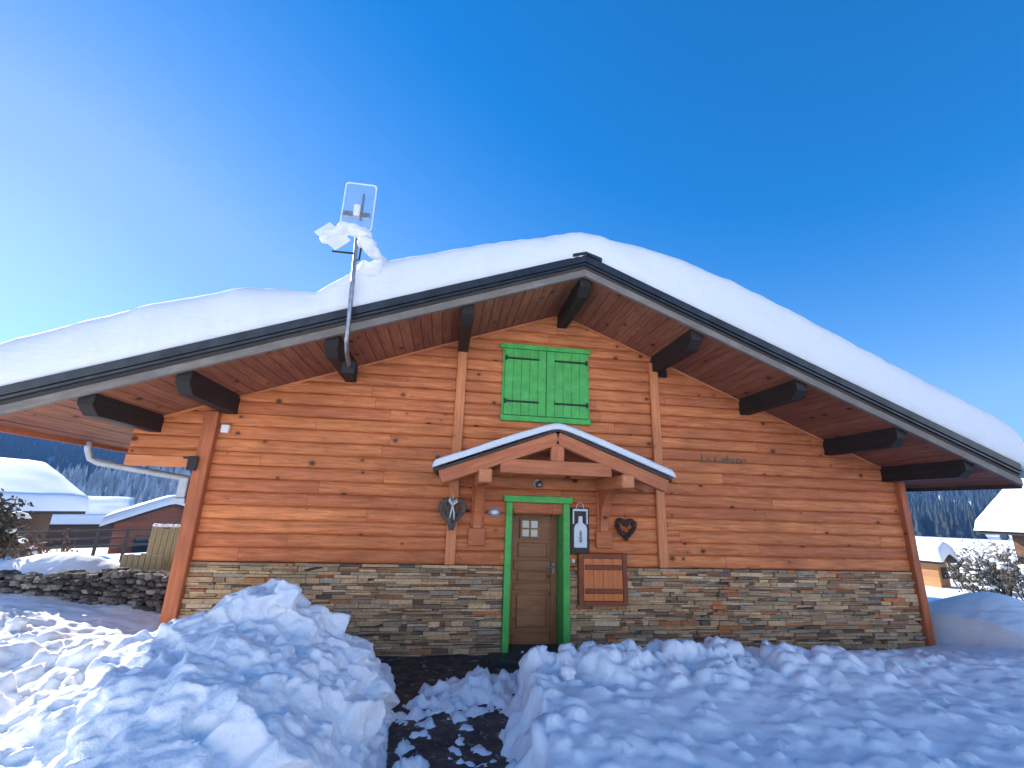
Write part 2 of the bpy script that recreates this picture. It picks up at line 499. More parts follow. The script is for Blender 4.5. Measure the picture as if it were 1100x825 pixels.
def empty(name, loc=(0, 0, 0), rz=0.0, label=None, cat=None, group=None):
    o = bpy.data.objects.new(name, None)
    o.empty_display_size = 0.2
    COL.objects.link(o)
    o.location = loc; o.rotation_euler = (0, 0, rz)
    return tag(o, label, cat, group)

def bm_box(bm, x0, x1, y0, y1, z0, z1, bevel=0.0, jit=0.0, M4=None):
    vs = [bm.verts.new(Vector((x, y, z)) + Vector((random.uniform(-jit, jit), random.uniform(-jit, jit), random.uniform(-jit, jit))))
          for x in (x0, x1) for y in (y0, y1) for z in (z0, z1)]
    fs = [(0, 1, 3, 2), (4, 6, 7, 5), (0, 4, 5, 1), (2, 3, 7, 6), (0, 2, 6, 4), (1, 5, 7, 3)]
    faces = [bm.faces.new([vs[i] for i in f]) for f in fs]
    if bevel:
        es = list({e for f in faces for e in f.edges})
        r = bmesh.ops.bevel(bm, geom=es, offset=bevel, segments=1, affect='EDGES', profile=0.5)
        vs = list({v for f in r['faces'] for v in f.verts} | {v for v in vs if v.is_valid})
    if M4 is not None:
        bmesh.ops.transform(bm, matrix=M4, verts=[v for v in vs if v.is_valid])
    return vs

def box(name, x0, x1, y0, y1, z0, z1, mtl, parent=None, bevel=0.006, mw=None):
    bm = bmesh.new()
    bm_box(bm, x0, x1, y0, y1, z0, z1, bevel)
    return from_bm(name, bm, mtl, parent, mw)

def axis_matrix(p, xdir, zhint=(0, 0, 1)):
    x = Vector(xdir).normalized(); z = Vector(zhint)
    y = z.cross(x).normalized(); z = x.cross(y)
    return Matrix(((x.x, y.x, z.x, p[0]), (x.y, y.y, z.y, p[1]), (x.z, y.z, z.z, p[2]), (0, 0, 0, 1)))

def beam(name, p0, p1, w, h, mtl, parent=None, bevel=0.008, zhint=(0, 0, 1)):
    """square timber from p0 to p1 (centre line), grain along its own X"""
    p0 = Vector(p0); p1 = Vector(p1)
    L = (p1 - p0).length
    bm = bmesh.new()
    bm_box(bm, 0, L, -w / 2, w / 2, -h / 2, h / 2, bevel)
    return from_bm(name, bm, mtl, parent, axis_matrix(p0, p1 - p0, zhint))

def prism(name, poly, d0, d1, mtl, parent=None, plane='XZ', bevel=0.0, mw=None):
    """polygon in XZ (extruded along Y) or YZ (extruded along X) or XY (along Z)"""
    bm = bmesh.new()
    def P(a, c, d):
        return {'XZ': (a, d, c), 'YZ': (d, a, c), 'XY': (a, c, d)}[plane]
    va = [bm.verts.new(P(a, c, d0)) for a, c in poly]
    vb = [bm.verts.new(P(a, c, d1)) for a, c in poly]
    n = len(poly)
    bm.faces.new(va); bm.faces.new(vb[::-1])
    for i in range(n):
        bm.faces.new((va[i], vb[i], vb[(i + 1) % n], va[(i + 1) % n]))
    bmesh.ops.recalc_face_normals(bm, faces=bm.faces)
    if bevel:
        bmesh.ops.bevel(bm, geom=list(bm.edges), offset=bevel, segments=1, affect='EDGES', profile=0.5)
    return from_bm(name, bm, mtl, parent, mw)

def bm_tube(bm, pts, rad, seg=8, cap=True):
    pts = [Vector(p) for p in pts]
    rads = rad if isinstance(rad, (list, tuple)) else [rad] * len(pts)
    rings = []
    ref = Vector((0.13, 0.31, 0.94))
    for i, p in enumerate(pts):
        d = (pts[min(i + 1, len(pts) - 1)] - pts[max(i - 1, 0)]).normalized()
        if abs(d.dot(ref)) > 0.97:
            ref = Vector((0.9, 0.2, 0.1))
        a = d.cross(ref).normalized(); c = d.cross(a)
        rings.append([bm.verts.new(p + rads[i] * (math.cos(t) * a + math.sin(t) * c)) for t in [2 * math.pi * k / seg for k in range(seg)]])
    for r0, r1 in zip(rings, rings[1:]):
        for k in range(seg):
            f = bm.faces.new((r0[k], r0[(k + 1) % seg], r1[(k + 1) % seg], r1[k])); f.smooth = True
    if cap:
        bm.faces.new(rings[0][::-1]); bm.faces.new(rings[-1])

def tube(name, pts, rad, mtl, parent=None, seg=8):
    bm = bmesh.new(); bm_tube(bm, pts, rad, seg)
    return from_bm(name, bm, mtl, parent)

def bm_lump(bm, c, r, squash=0.75, amp=0.25, sub=2, freq=1.6, block=0.0):
    res = bmesh.ops.create_icosphere(bm, subdivisions=sub, radius=1.0)
    off = Vector((random.uniform(-50, 50), random.uniform(-50, 50), random.uniform(-50, 50)))
    sx, sy = random.uniform(0.8, 1.25), random.uniform(0.8, 1.25)
    rz = Matrix.Rotation(random.uniform(0, 6.28), 3, 'Z')
    tl = Matrix.Rotation(random.uniform(0, 6.28), 3, Vector((random.gauss(0, 1), random.gauss(0, 1), random.gauss(0, 1)))) if block else None
    for v in res['verts']:
        n = v.co.copy()
        k = 1 + amp * mnoise.noise(n * freq + off) * 1.6 + amp * 0.5 * mnoise.noise(n * freq * 2.7 + off)
        if block:
            n = tl @ n
            n = Vector([max(-block, min(block, t_)) for t_ in n]) / block * 0.85
            n = tl.inverted() @ n
        q = Vector((n.x * sx, n.y * sy, n.z * squash)) * (r * k)
        v.co = rz @ q + Vector(c)
    for f in {f for v in res['verts'] for f in v.link_faces}:
        f.smooth = True

def grid_mesh(xs, ys, zfun):
    X, Y = np.meshgrid(xs, ys)
    Z = zfun(X, Y)
    nx, ny = len(xs), len(ys)
    V = np.stack([X.ravel(), Y.ravel(), Z.ravel()], -1)
    idx = np.arange(nx * ny).reshape(ny, nx)
    F = np.stack([idx[:-1, :-1].ravel(), idx[:-1, 1:].ravel(), idx[1:, 1:].ravel(), idx[1:, :-1].ravel()], -1)
    return V, F

def graded(a, b, step, far, growth=1.13):
    core = np.arange(a, b + step * .5, step)
    lo = []; hi = []; s = step; p = a
    while p > -far:
        s *= growth; p -= s; lo.append(p)
    s = step; p = core[-1]
    while p < far:
        s *= growth; p += s; hi.append(p)
    return np.concatenate([np.array(lo[::-1]), core, np.array(hi)])

def remesh(o, vox, iters=2, fine=0.0, freq=9.0):
    """fuse overlapping lumps into one skin, soften it, roughen it"""
    m = o.modifiers.new("r", 'REMESH'); m.mode = 'VOXEL'; m.voxel_size = vox; m.use_smooth_shade = True
    m2 = o.modifiers.new("s", 'SMOOTH'); m2.factor = 0.5; m2.iterations = iters
    dg = bpy.context.evaluated_depsgraph_get()
    me = bpy.data.meshes.new_from_object(o.evaluated_get(dg))
    o.modifiers.clear()
    old = o.data; o.data = me; bpy.data.meshes.remove(old)
    if fine:
        nv = len(me.vertices)
        co = np.empty(nv * 3, np.float32); me.vertices.foreach_get("co", co); co = co.reshape(-1, 3)
        no = np.empty(nv * 3, np.float32); me.vertex_normals.foreach_get("vector", no); no = no.reshape(-1, 3)
        w = no ** 2
        d = np.zeros(nv)
        for f_, a_ in ((freq, 1.0), (freq * 2.3, .55), (freq * 5.1, .3)):
            d += a_ * (w[:, 2] * perlin(co[:, 0] * f_, co[:, 1] * f_, 3) + w[:, 0] * perlin(co[:, 1] * f_, co[:, 2] * f_, 5) + w[:, 1] * perlin(co[:, 0] * f_, co[:, 2] * f_, 7))
        co = co + no * (d * fine)[:, None]
        me.vertices.foreach_set("co", co.astype(np.float32).ravel()); me.update()
    for p in me.polygons:
        p.use_smooth = True
    return o

# ------------------------------------------------------------------ terrain
PX = [-9, -5.0, -4.45, -4.25, -3.9, -3.44, -3.22, -2.96, -2.68, -2.45, -2.2, -2.0]
PZ = [0, 0.10, 0.50, 0.66, 0.84, 0.98, 0.88, 0.68, 0.52, 0.33, 0.05, -0.3]

def path_mask(x, y):
    # trodden way from the door to the front, wider along the wall foot
    cx = np.interp(y, [-7, -3, -1.6, -0.5, 0.4], [-1.75, -1.62, -1.42, -0.60, -0.4])
    hw = np.interp(y, [-7, -3, -1.6, -0.6, 0.4], [0.36, 0.38, 0.50, 0.70, 0.75])
    wob = 0.10 * fbm(x * 2.5, y * 2.5, 5, 3)
    m1 = 1 - sstep(0.0, 0.28, np.abs(x - cx) - hw + wob)
    # wall foot strip left of the door
    m2 = (1 - sstep(0.0, 0.35, -0.85 - y + wob)) * sstep(-4.9, -4.3, x) * (1 - sstep(0.2, 0.5, x))
    m4 = sstep(-4.4, -3.9, x) * (1 - sstep(-1.7, -1.5, x)) * sstep(-4.9, -4.5, y)
    # thin melted gap along the wall right of the door
    m3 = (1 - sstep(0.0, 0.22, -0.22 - y + 0.5 * wob)) * sstep(-4.3, -4.0, x) * (1 - sstep(5.0, 6.2, x))
    return np.clip(np.maximum(np.maximum(m1, m2), np.maximum(m3, m4)), 0, 1)

def ground_z(x, y):
    D = np.hypot(x - CAM.x, y - CAM.y)
    near = 1 - sstep(9, 16, D)
    z = 0.43 + 0.07 * fbm(x * 0.45, y * 0.45, 3, 4) * near
    # rises towards the left in front of the rubble wall, mounds behind it
    z = z + 0.11 * np.clip(-5.7 - x, 0, 3.0) * near
    z = z + 0.42 * np.exp(-(((x + 7.9) / 1.1) ** 2 + ((y - 1.7) / 0.6) ** 2)) + 0.28 * np.exp(-(((x + 6.4) / 0.8) ** 2 + ((y - 2.3) / 0.6) ** 2))
    # right of the door the snow drops towards the wall foot; thin by the corner post
    z = np.where(x > -1.2, np.minimum(z, 0.02 + 0.215 * np.clip(-y, 0, 9) + 3.0 * np.clip(x - 6.5, 0, 1) + 3.0 * sstep(0.2, 1.0, y)), z)
    z = z - 0.10 * np.exp(-(((x + 5.6) / 0.6) ** 2 + ((y + 0.0) / 0.7) ** 2))
    # crest of the ploughed bank right of the path
    crest = np.exp(-((y + 1.55) / 0.45) ** 2) * sstep(-1.1, -0.3, x) * (1 - sstep(1.4, 3.4, x))
    z = z + 0.01 * crest
    right = sstep(1.5, 4.0, x) * near
    z = z - 0.05 * right * (1 - sstep(-3.5, -1.5, y))
    # mound beside the right corner
    z = z + 0.44 * np.exp(-(((x - 7.6) / 0.8) ** 2 + ((y + 0.1) / 0.9) ** 2)) + 0.22 * np.exp(-(((x - 9.2) / 0.9) ** 2 + ((y - 0.3) / 0.9) ** 2))
    z = z + 0.10 * np.exp(-(((x - 6.9) / 0.45) ** 2 + ((y + 0.9) / 0.4) ** 2))
    # shovelled lumps
    lump = 0.8 * crest + (0.25 + 0.5 * (1 - sstep(-2.2, -1.2, y))) * sstep(-3.2, -4.6, x) * sstep(-6.5, -4.5, y) * (1 - sstep(-0.6, 0.2, y)) * sstep(-9, -6.5, x)
    lump = lump + 0.30 * sstep(-1.0, -0.2, x) * (1 - sstep(1.0, 3.5, x)) * (1 - sstep(-1.4, -1.0, y)) * sstep(-3.6, -1.8, y)
    lump = np.clip(lump, 0, 1)
    z = z + lump * (0.10 * chunks(x, y, 40) - 0.03)
    z = z + near * 0.014 * fbm(x * 5, y * 5, 21, 3)
    # bare path
    pm = path_mask(x, y)
    band = np.exp(-((y + 1.35) / 0.55) ** 2) * sstep(-2.15, -1.6, x) + 0.8 * np.exp(-((y + 3.6) / 0.35) ** 2) * sstep(-2.0, -1.2, x)
    edge = 4 * pm * (1 - pm) * (1 - sstep(-1.0, -0.7, y))
    bare = -0.062 + 0.100 * band + 0.10 * fbm(x * 2.8, y * 2.8, 61, 6, 0.66) + (0.05 + 0.08 * band) * (chunks(x, y, 8) - 0.1)
    bare = bare - 0.10 * np.maximum(sstep(-0.95, -0.7, y) * (1 - sstep(-0.9, -0.5, x)), sstep(-1.45, -1.15, y) * (1 - sstep(-1.75, -1.4, x))) - 0.05 * np.exp(-(((x + 1.55) / .5) ** 2 + ((y + 2.5) / .6) ** 2))
    z = z * (1 - pm) + bare * pm + 0.10 * edge * (chunks(x, y, 77) - 0.3)
    # valley falls away behind
    z = z - 0.062 * np.clip(D - 11.5, 0, 60) * sstep(-6, 1, y)
    z = z + 0.25 * fbm(x * 0.12, y * 0.12, 33, 4) * sstep(14, 24, D)
    # unseen snowy slope behind the viewer, added to bounce sunlight onto the facade
    z = z + 0.58 * np.clip(-12.5 - y, 0, 34) * (1 + .08 * fbm(x * .05, y * .05, 55, 3))
    # under the chalet
    ins = sstep(-5.15, -5.0, x) * (1 - sstep(6.0, 6.15, x)) * sstep(0.05, 0.15, y) * (1 - sstep(10, 10.2, y))
    return z * (1 - ins) - 0.1 * ins

xs = graded(-9.0, 8.2, 0.033, 2600)
ys = graded(-5.6, 1.0, 0.033, 2600)
V, F = grid_mesh(xs, ys, ground_z)
V = puff(V, F, len(xs), len(ys), lambda x, y: 0.022 * (1 - sstep(9, 13, np.hypot(x - CAM.x, y - CAM.y))) * (1 - 0.6 * path_mask(x, y)) * 0.6, 200, 6.0)
def clod_amp(x, y):
    a = np.exp(-((y + 1.75) / 0.75) ** 2) * sstep(-1.25, -0.6, x) * (1 - 0.75 * sstep(1.6, 3.4, x)) * (1 - sstep(4.5, 6.0, x))
    a = np.maximum(a, 0.9 * sstep(-3.6, -4.4, x) * sstep(-6.2, -5.0, y) * (1 - sstep(-2.0, -0.7, y)) * sstep(-9.5, -7.5, x))
    a = np.maximum(a, 0.30 * sstep(-3.9, -4.4, x) * sstep(-6.2, -5.0, y) * (1 - sstep(-0.4, 0.1, y)) * sstep(-9.5, -7.5, x))
    a = np.maximum(a, 0.05 * sstep(-1.2, -0.4, x) * (1 - sstep(5.5, 7.5, x)) * sstep(-6, -5, y) * (1 - sstep(-0.9, -0.4, y)))
    pm = path_mask(x, y)
    a = np.maximum(a, 0.8 * np.clip(4 * pm * (1 - pm), 0, 1) * (1 - sstep(-1.4, -1.1, y)) * sstep(-5.5, -4.5, y))
    return np.clip(a, 0, 1)
V = clod(V, len(xs), len(ys), [(0.34, 0.7, 500), (0.16, 0.6, 520), (0.09, 0.45, 540)], clod_amp)
def stamp(V, nx, ny, spots):
    P = V.reshape(ny, nx, 3)
    off = np.zeros((ny, nx))
    for k, (cx, cy, r, hh) in enumerate(spots):
        i0, i1 = np.searchsorted(xs, (cx - 1.5 * r, cx + 1.5 * r)); j0, j1 = np.searchsorted(ys, (cy - 1.5 * r, cy + 1.5 * r))
        q = P[j0:j1, i0:i1]
        if q.size == 0:
            continue
        dx = (q[..., 0] - cx) / r; dy = (q[..., 1] - cy) / r
        a_ = k * 1.7
        u = dx * math.cos(a_) + dy * math.sin(a_); v = (-dx * math.sin(a_) + dy * math.cos(a_)) * (1.0 + .5 * ((k * 37) % 10) / 10)
        d = (np.abs(u) ** 3 + np.abs(v) ** 3) ** (1 / 3.0) * (1 + .25 * perlin(q[..., 0] / r * 1.3 + k, q[..., 1] / r * 1.3, 71))
        bumpz = min(hh, 0.62 * r) * np.sqrt(np.clip(1 - d ** 2.5, 0, 1)) * (1 + .35 * u) * (1 + .2 * perlin(q[..., 0] / r * 2.5, q[..., 1] / r * 2.5 + k, 73))
        off[j0:j1, i0:i1] = np.maximum(off[j0:j1, i0:i1], bumpz)
    P[..., 2] += off
    return P.reshape(-1, 3)
rs_ = random.Random(21); spots_ = []
for k in range(420):      # crest of the right bank
    spots_.append((rs_.uniform(-0.7, 2.6) + abs(rs_.gauss(0, .5)), rs_.gauss(-1.75, .35), 0.07 + 0.06 * rs_.expovariate(1.2), rs_.uniform(.04, .12)))
for k in range(520):      # scattered crumbs over the bank
    spots_.append((rs_.uniform(-0.9, 6.0), rs_.uniform(-4.6, -0.9), 0.05 + 0.035 * rs_.expovariate(1.2), rs_.uniform(.012, .045)))
for k in range(420):      # left foreground
    spots_.append((rs_.uniform(-8.0, -4.6), rs_.uniform(-4.6, -0.9), 0.06 + 0.07 * rs_.expovariate(1.2), rs_.uniform(.02, .10)))
for k in range(190):      # crumbs along the trodden path
    spots_.append((rs_.gauss(-1.40, .36), rs_.uniform(-3.6, -1.1), 0.06 + 0.03 * rs_.expovariate(1.2), rs_.uniform(.04, .08)))
V = stamp(V, len(xs), len(ys), spots_)
ground = from_np("snow_ground", V, F, M['groundsnow'])
tag(ground, kind="structure")

bm = bmesh.new()
bm_box(bm, -4.6, 6.0, -8.0, 0.04, -0.3, 0.0)
path = from_bm("path", bm, M['asphalt'])
tag(path, kind="structure")

def pile_z(x, y):
    wx = x + 0.25 * (y + 2.2) * 0.35
    p = np.interp(wx, PX, PZ)
    wy = np.interp(y, [-5.4, -4.6, -3.6, -2.9, -2.3, -1.8, -1.2, -0.7, -0.3], [-0.2, 0.35, 0.78, 0.93, 1.0, 0.92, 0.62, 0.22, -0.25])
    base = np.where(x < -3.6, 0.25, 0.0)
    z = p * wy + 0.16 * sstep(0.05, 0.5, p * wy)
    lump = chunks(x, y, 3)
    big = fbm(x * 1.3, y * 1.3, 91, 3)
    z = z + (0.10 * lump - 0.06 + 0.10 * big) * sstep(-0.1, 0.35, p * wy)
    return z - 0.03

gx_, gy_ = np.arange(-5.3, -1.6, 0.05), np.arange(-5.0, -0.3, 0.05)
V, F = grid_mesh(gx_, gy_, pile_z)
na_, nb_ = len(gx_), len(gy_)
idx = np.arange(na_ * nb_).reshape(nb_, na_)
rim = np.concatenate([idx[0, :], idx[1:, -1], idx[-1, -2::-1], idx[-2:0:-1, 0]])
Vb = V.copy(); Vb[:, 2] = -0.6
n0 = len(V); nx_ = np.roll(rim, -1)
F = np.concatenate([F, F[:, ::-1] + n0, np.stack([rim, rim + n0, nx_ + n0, nx_], -1)])
V = np.concatenate([V, Vb])
bm = bmesh.new()
vv = [bm.verts.new(p) for p in V]
for f in F:
    bm.faces.new([vv[k] for k in f])
bmesh.ops.recalc_face_normals(bm, faces=bm.faces)
rl = random.Random(5)
cnt = 0
while cnt < 760:
    x = rl.uniform(-5.1, -1.75); y = rl.uniform(-4.8, -0.5)
    zz = float(pile_z(np.array([x]), np.array([y]))[0])
    if zz < 0.02:
        continue
    r = min(0.24, 0.045 + 0.055 * rl.expovariate(1.0))
    if zz < 0.2:
        r = min(r, 0.11)
    bm_lump(bm, (x, y, zz - r * rl.uniform(0.0, 0.45)), r, rl.uniform(.7, .95), 0.22, 3 if r > .10 else 2, 1.7, 0.62 if cnt % 3 else 0.0)
    cnt += 1
pile = from_bm("snow_pile", bm, M['pilesnow'])
for px_, py_, pz_, pr_ in ((-3.36, -2.25, 1.05, .17), (-3.25, -2.3, 1.15, .12), (-3.62, -2.2, .93, .16), (-3.02, -2.1, .80, .14)):
    bm2 = bmesh.new(); bm2.from_mesh(pile.data)
    bm_lump(bm2, (px_, py_, pz_), pr_, .95, .22, 3, 1.7, .62)
    bm2.to_mesh(pile.data); bm2.free()
remesh(pile, 0.015, 1, 0.012, 10.0)
tag(pile, "tall heap of shovelled lumpy snow left of the path to the door", "snow pile")

# loose lumps of snow
lump_spots = [(-5.5, -2.6, .15), (-5.4, -1.6, .11), (-5.7, -2.4, .16), (-6.1, -1.2, .12), (-5.6, -3.2, .12), (-6.4, -2.0, .15), (-5.5, -0.9, .09),
              (-6.6, -0.7, .12), (-0.1, -1.7, .09), (0.5, -1.55, .10), (1.0, -1.75, .08), (-0.5, -2.3, .10), (1.5, -1.9, .08), (-1.5, -1.45, .06), (-1.5, -2.1, .06), (-1.42, -2.75, .05)]
for i, (x, y, r) in enumerate(lump_spots):
    bm = bmesh.new()
    bm_lump(bm, (0, 0, 0), r * .85, 0.8, 0.28, 3, 1.5)
    o = from_bm("snow_lump", bm, M['pilesnow'])
    zz = float(ground_z(np.array([x]), np.array([y]))[0])
    if -5.2 < x < -1.8 and y < -0.4:
        zz = max(zz, float(pile_z(np.array([x]), np.array([y]))[0]))
    o.location = (x, y, zz + r * 0.25)
    if x < -3:
        tag(o, "loose lump of shovelled snow lying left of the tall snow heap", "snow lump", "loose snow lumps left of the heap")
    elif x < -1.4:
        tag(o, "small lump of snow fallen at the foot of the snow heap by the path", "snow lump", "snow lumps at the foot of the heap")
    else:
        tag(o, "lump of snow on the bank right of the door path", "snow lump", "snow lumps on the right bank")

# ------------------------------------------------------------------ chalet
AP, SL, SR = 5.372, 0.3656, 0.4053          # underside apex and slopes
XL, XR = -7.10, 6.80                        # eaves
YF, YB = -1.45, 9.0
T = 0.27
def sof(x):
    return AP - (SL * -x if x < 0 else SR * x)

chalet = empty("chalet", (0, 0, 0), 0, "timber chalet on a stone base with green shutters and thick snow on its roof", "chalet")

def roof_band(x0, x1, dz0, dz1):
    """closed polygon following the gable between offsets dz0 and dz1"""
    lo = [(x0, sof(x0) + dz0), (0, AP + dz0), (x1, sof(x1) + dz0)]
    hi = [(x1, sof(x1) + dz1), (0, AP + dz1), (x0, sof(x0) + dz1)]
    return lo + hi

prism("roof", roof_band(XL, XR, 0.025, T), YF + 0.02, YB, M['darkboard'], chalet)

def slope_board(name, x0, x1, dz0, dz1, y0, y1, mtl):
    # a board along one slope with its grain along it
    p0 = Vector((x0, 0, sof(x0))); p1 = Vector((x1, 0, sof(x1)))
    mw = axis_matrix(p0, p1 - p0)
    inv = mw.inverted()
    poly = [inv @ Vector((x, 0, sof(x) + d)) for x, d in ((x0, dz0), (x1, dz0), (x1, dz1), (x0, dz1))]
    return prism(name, [(p.x, p.z) for p in poly], y0, y1, mtl, chalet, 'XZ', 0.004, mw)

for x0, x1 in ((XL - 0.01, -0.0), (0.0, XR + 0.01)):
    slope_board("barge_board", x0, x1, -0.02, 0.085, YF - 0.03, YF + 0.03, M['barge'])
    slope_board("fascia_board", x0, x1, 0.087, 0.20, YF - 0.012, YF + 0.018, M['darkboard'])
    slope_board("metal_edge", x0, x1, 0.195, 0.31, YF - 0.065, YF + 0.10, M['flash'])
    slope_board("metal_drip", x0, x1, 0.15, 0.19, YF - 0.045, YF + 0.01, M['flash'])
prism("ridge_cap", [(-0.2, AP + 0.30 - 0.06), (0, AP + 0.305), (0.24, AP + 0.30 - 0.09), (0.24, AP + 0.335 - 0.07), (0, AP + 0.345), (-0.2, AP + 0.335 - 0.05)], YF - 0.09, YF + 0.5, M['flash'], chalet)

# soffit boards
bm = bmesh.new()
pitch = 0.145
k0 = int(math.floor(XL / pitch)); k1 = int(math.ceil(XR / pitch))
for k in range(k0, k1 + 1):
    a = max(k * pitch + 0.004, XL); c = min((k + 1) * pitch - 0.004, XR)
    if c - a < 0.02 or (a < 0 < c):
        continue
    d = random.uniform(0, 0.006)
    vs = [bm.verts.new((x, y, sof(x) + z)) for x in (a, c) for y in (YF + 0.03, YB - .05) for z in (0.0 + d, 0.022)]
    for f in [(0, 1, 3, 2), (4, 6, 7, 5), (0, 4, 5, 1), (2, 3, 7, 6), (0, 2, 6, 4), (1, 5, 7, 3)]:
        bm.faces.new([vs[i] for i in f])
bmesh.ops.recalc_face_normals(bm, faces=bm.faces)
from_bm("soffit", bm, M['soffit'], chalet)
box("eave_fascia", XL - 0.03, XL, YF + 0.0, YB, sof(XL) - 0.06, sof(XL) + 0.2, M['post'], chalet)
box("eave_fascia", XR, XR + 0.03, YF + 0.0, YB, sof(XR) - 0.06, sof(XR) + 0.2, M['darkboard'], chalet)

# cladding: rounded horizontal boards, cut by the gable line and the door
WL, WR = -5.24, 6.20
ZS = 1.19
BH = 0.19
def gx(z):
    """left and right ends of the wall at height z"""
    l = -(AP - z) / SL; r = (AP - z) / SR
    lim = WL if z < 2.60 else -6.34
    return max(l, lim), min(r, WR)
bm = bmesh.new()
prof = [(0.0, 0.016), (0.007, -0.007), (0.040, -0.014), (0.095, -0.020), (0.150, -0.016), (0.184, -0.009), (0.19, 0.016)]
nrows = int((AP - ZS) / BH) + 1
for r in range(nrows):
    zb = ZS + r * BH
    spans = [(-99, 99)]
    if zb + BH <= 2.12:
        spans = [(-99, -0.80), (0.09, 99)]
    for s0, s1 in spans:
        rows = []
        for dz, yo in prof:
            z = min(zb + dz, AP - 0.01)
            l, rr = gx(z)
            l = max(l, s0); rr = min(rr, s1)
            n = 2
            rows.append([bm.verts.new((l, yo, z)), bm.verts.new((rr, yo, z))])
        for q0, q1 in zip(rows, rows[1:]):
            f = bm.faces.new((q0[0], q0[1], q1[1], q1[0])); f.smooth = True
from_bm("timber_wall", bm, M['log'], chalet)
# wall core closing the house (behind the boards) and other sides
prism("wall_core", [(WL, 0), (-0.80, 0), (-0.80, 2.14), (0.09, 2.14), (0.09, 0), (WR, 0), (WR, sof(WR)), (0, AP), (WL, sof(WL))], 0.03, 0.30, M['brownwall'], chalet)
prism("wall_core", [(-6.34, 2.60), (WL - 0.003, 2.60), (WL - 0.003, sof(WL)), (-6.34, sof(-6.34))], 0.03, 0.15, M['brownwall'], chalet)
box("side_wall", WL, WL + 0.25, 0.30, YB - 0.4, 0, sof(WL) - .02, M['brownwall'], chalet)
box("side_wall", WR - 0.25, WR, 0.30, YB - 0.4, 0, sof(WR) - .02, M['brownwall'], chalet)
prism("back_wall", [(WL, 0), (WR, 0), (WR, sof(WR)), (0, AP), (WL, sof(WL))], YB - 0.6, YB - 0.4, M['brownwall'], chalet)

# stone base: split-stone courses, each stone a little proud of the next
PAL = [(0.62, 0.47, 0.31), (0.52, 0.38, 0.24), (0.44, 0.33, 0.22), (0.34, 0.275, 0.205), (0.17, 0.135, 0.11), (0.50, 0.20, 0.09),
       (0.40, 0.215, 0.12), (0.42, 0.35, 0.235), (0.62, 0.52, 0.40), (0.28, 0.20, 0.14), (0.36, 0.33, 0.28)]
PW = [14, 15, 14, 11, 7, 5, 8, 10, 5, 9, 8]
bm = bmesh.new()
lay = bm.loops.layers.float_color.new("tint")
z = -0.12
while z < ZS - 0.012:
    h = random.uniform(0.028, 0.075)
    if z + h > ZS - 0.03:
        h = ZS - 0.004 - z
    for s0, s1 in ((WL + 0.0, -0.87), (0.16, WR)):
        x = s0
        while x < s1 - 0.01:
          L = random.uniform(0.07, 0.42)
          if s1 - (x + L) < 0.09:
                L = s1 - x
          if True:
            d = random.uniform(0.0, 0.045) + 0.010
            halves = [(z, h - 0.005)] if h < 0.045 or random.random() < .6 else [(z, h * random.uniform(.4, .6) - .004)]
            if halves[0][1] < h - 0.01:
                halves.append((z + halves[0][1] + .004, h - halves[0][1] - .009))
          for (z_, hh) in halves:
            d = max(0.008, d + random.uniform(-.012, .012))
            vs = [bm.verts.new((xx, yy, zz)) for xx in (x + .002, x + L - .003) for yy in (-d, 0.02) for zz in (z_ + .002, z_ + hh)]
            for v in vs:
                if v.co.y < 0:
                    v.co += Vector((random.uniform(-.004, .004), random.uniform(-.009, .009), random.uniform(-.004, .004)))
            c = random.choices(PAL, PW)[0]
            t = random.uniform(0.78, 1.15)
            c = (c[0] * t * 1.04, c[1] * t * 0.92, c[2] * t * 0.78)
            for f in [(0, 1, 3, 2), (4, 6, 7, 5), (0, 4, 5, 1), (0, 2, 6, 4), (1, 5, 7, 3)]:
                fa = bm.faces.new([vs[i] for i in f])
                for lp in fa.loops:
                    lp[lay] = (c[0], c[1], c[2], 1)
          x += L
    z += h
bmesh.ops.recalc_face_normals(bm, faces=bm.faces)
from_bm("stone_base", bm, M['stone'], chalet)
bm = bmesh.new()
for s0, s1 in ((WL, -0.80), (0.09, WR)):
    bm_box(bm, s0, s1, -0.004, 0.029, -0.2, ZS - 0.001)
from_bm("mortar_bed", bm, M['mortar'], chalet)

# posts, pilasters, gable trim, beam
beam("corner_post", (-5.30, -0.065, -0.1), (-5.30, -0.065, sof(-5.3) - 0.16), 0.12, 0.19, M['post'], chalet, 0.01, (1, 0, 0))
beam("corner_post", (6.265, -0.045, -0.1), (6.265, -0.045, sof(6.265) - 0.10), 0.12, 0.13, M['post'], chalet, 0.01, (1, 0, 0))
for x in (-1.68, 1.68):
    beam("pilaster", (x, -0.05, ZS + 0.003), (x, -0.05, sof(x) - 0.1), 0.06, 0.155, M['trim'], chalet, 0.012, (1, 0, 0))
slope_board("gable_trim", -6.3, -0.12, -0.035, -0.001, -0.045, -0.015, M['trim'])
slope_board("gable_trim", 0.12, 6.1, -0.035, -0.001, -0.045, -0.015, M['trim'])
beam("eave_beam", (-6.34, 0.02, 2.525), (-5.40, 0.02, 2.525), 0.14, 0.15, M['trim'], chalet)
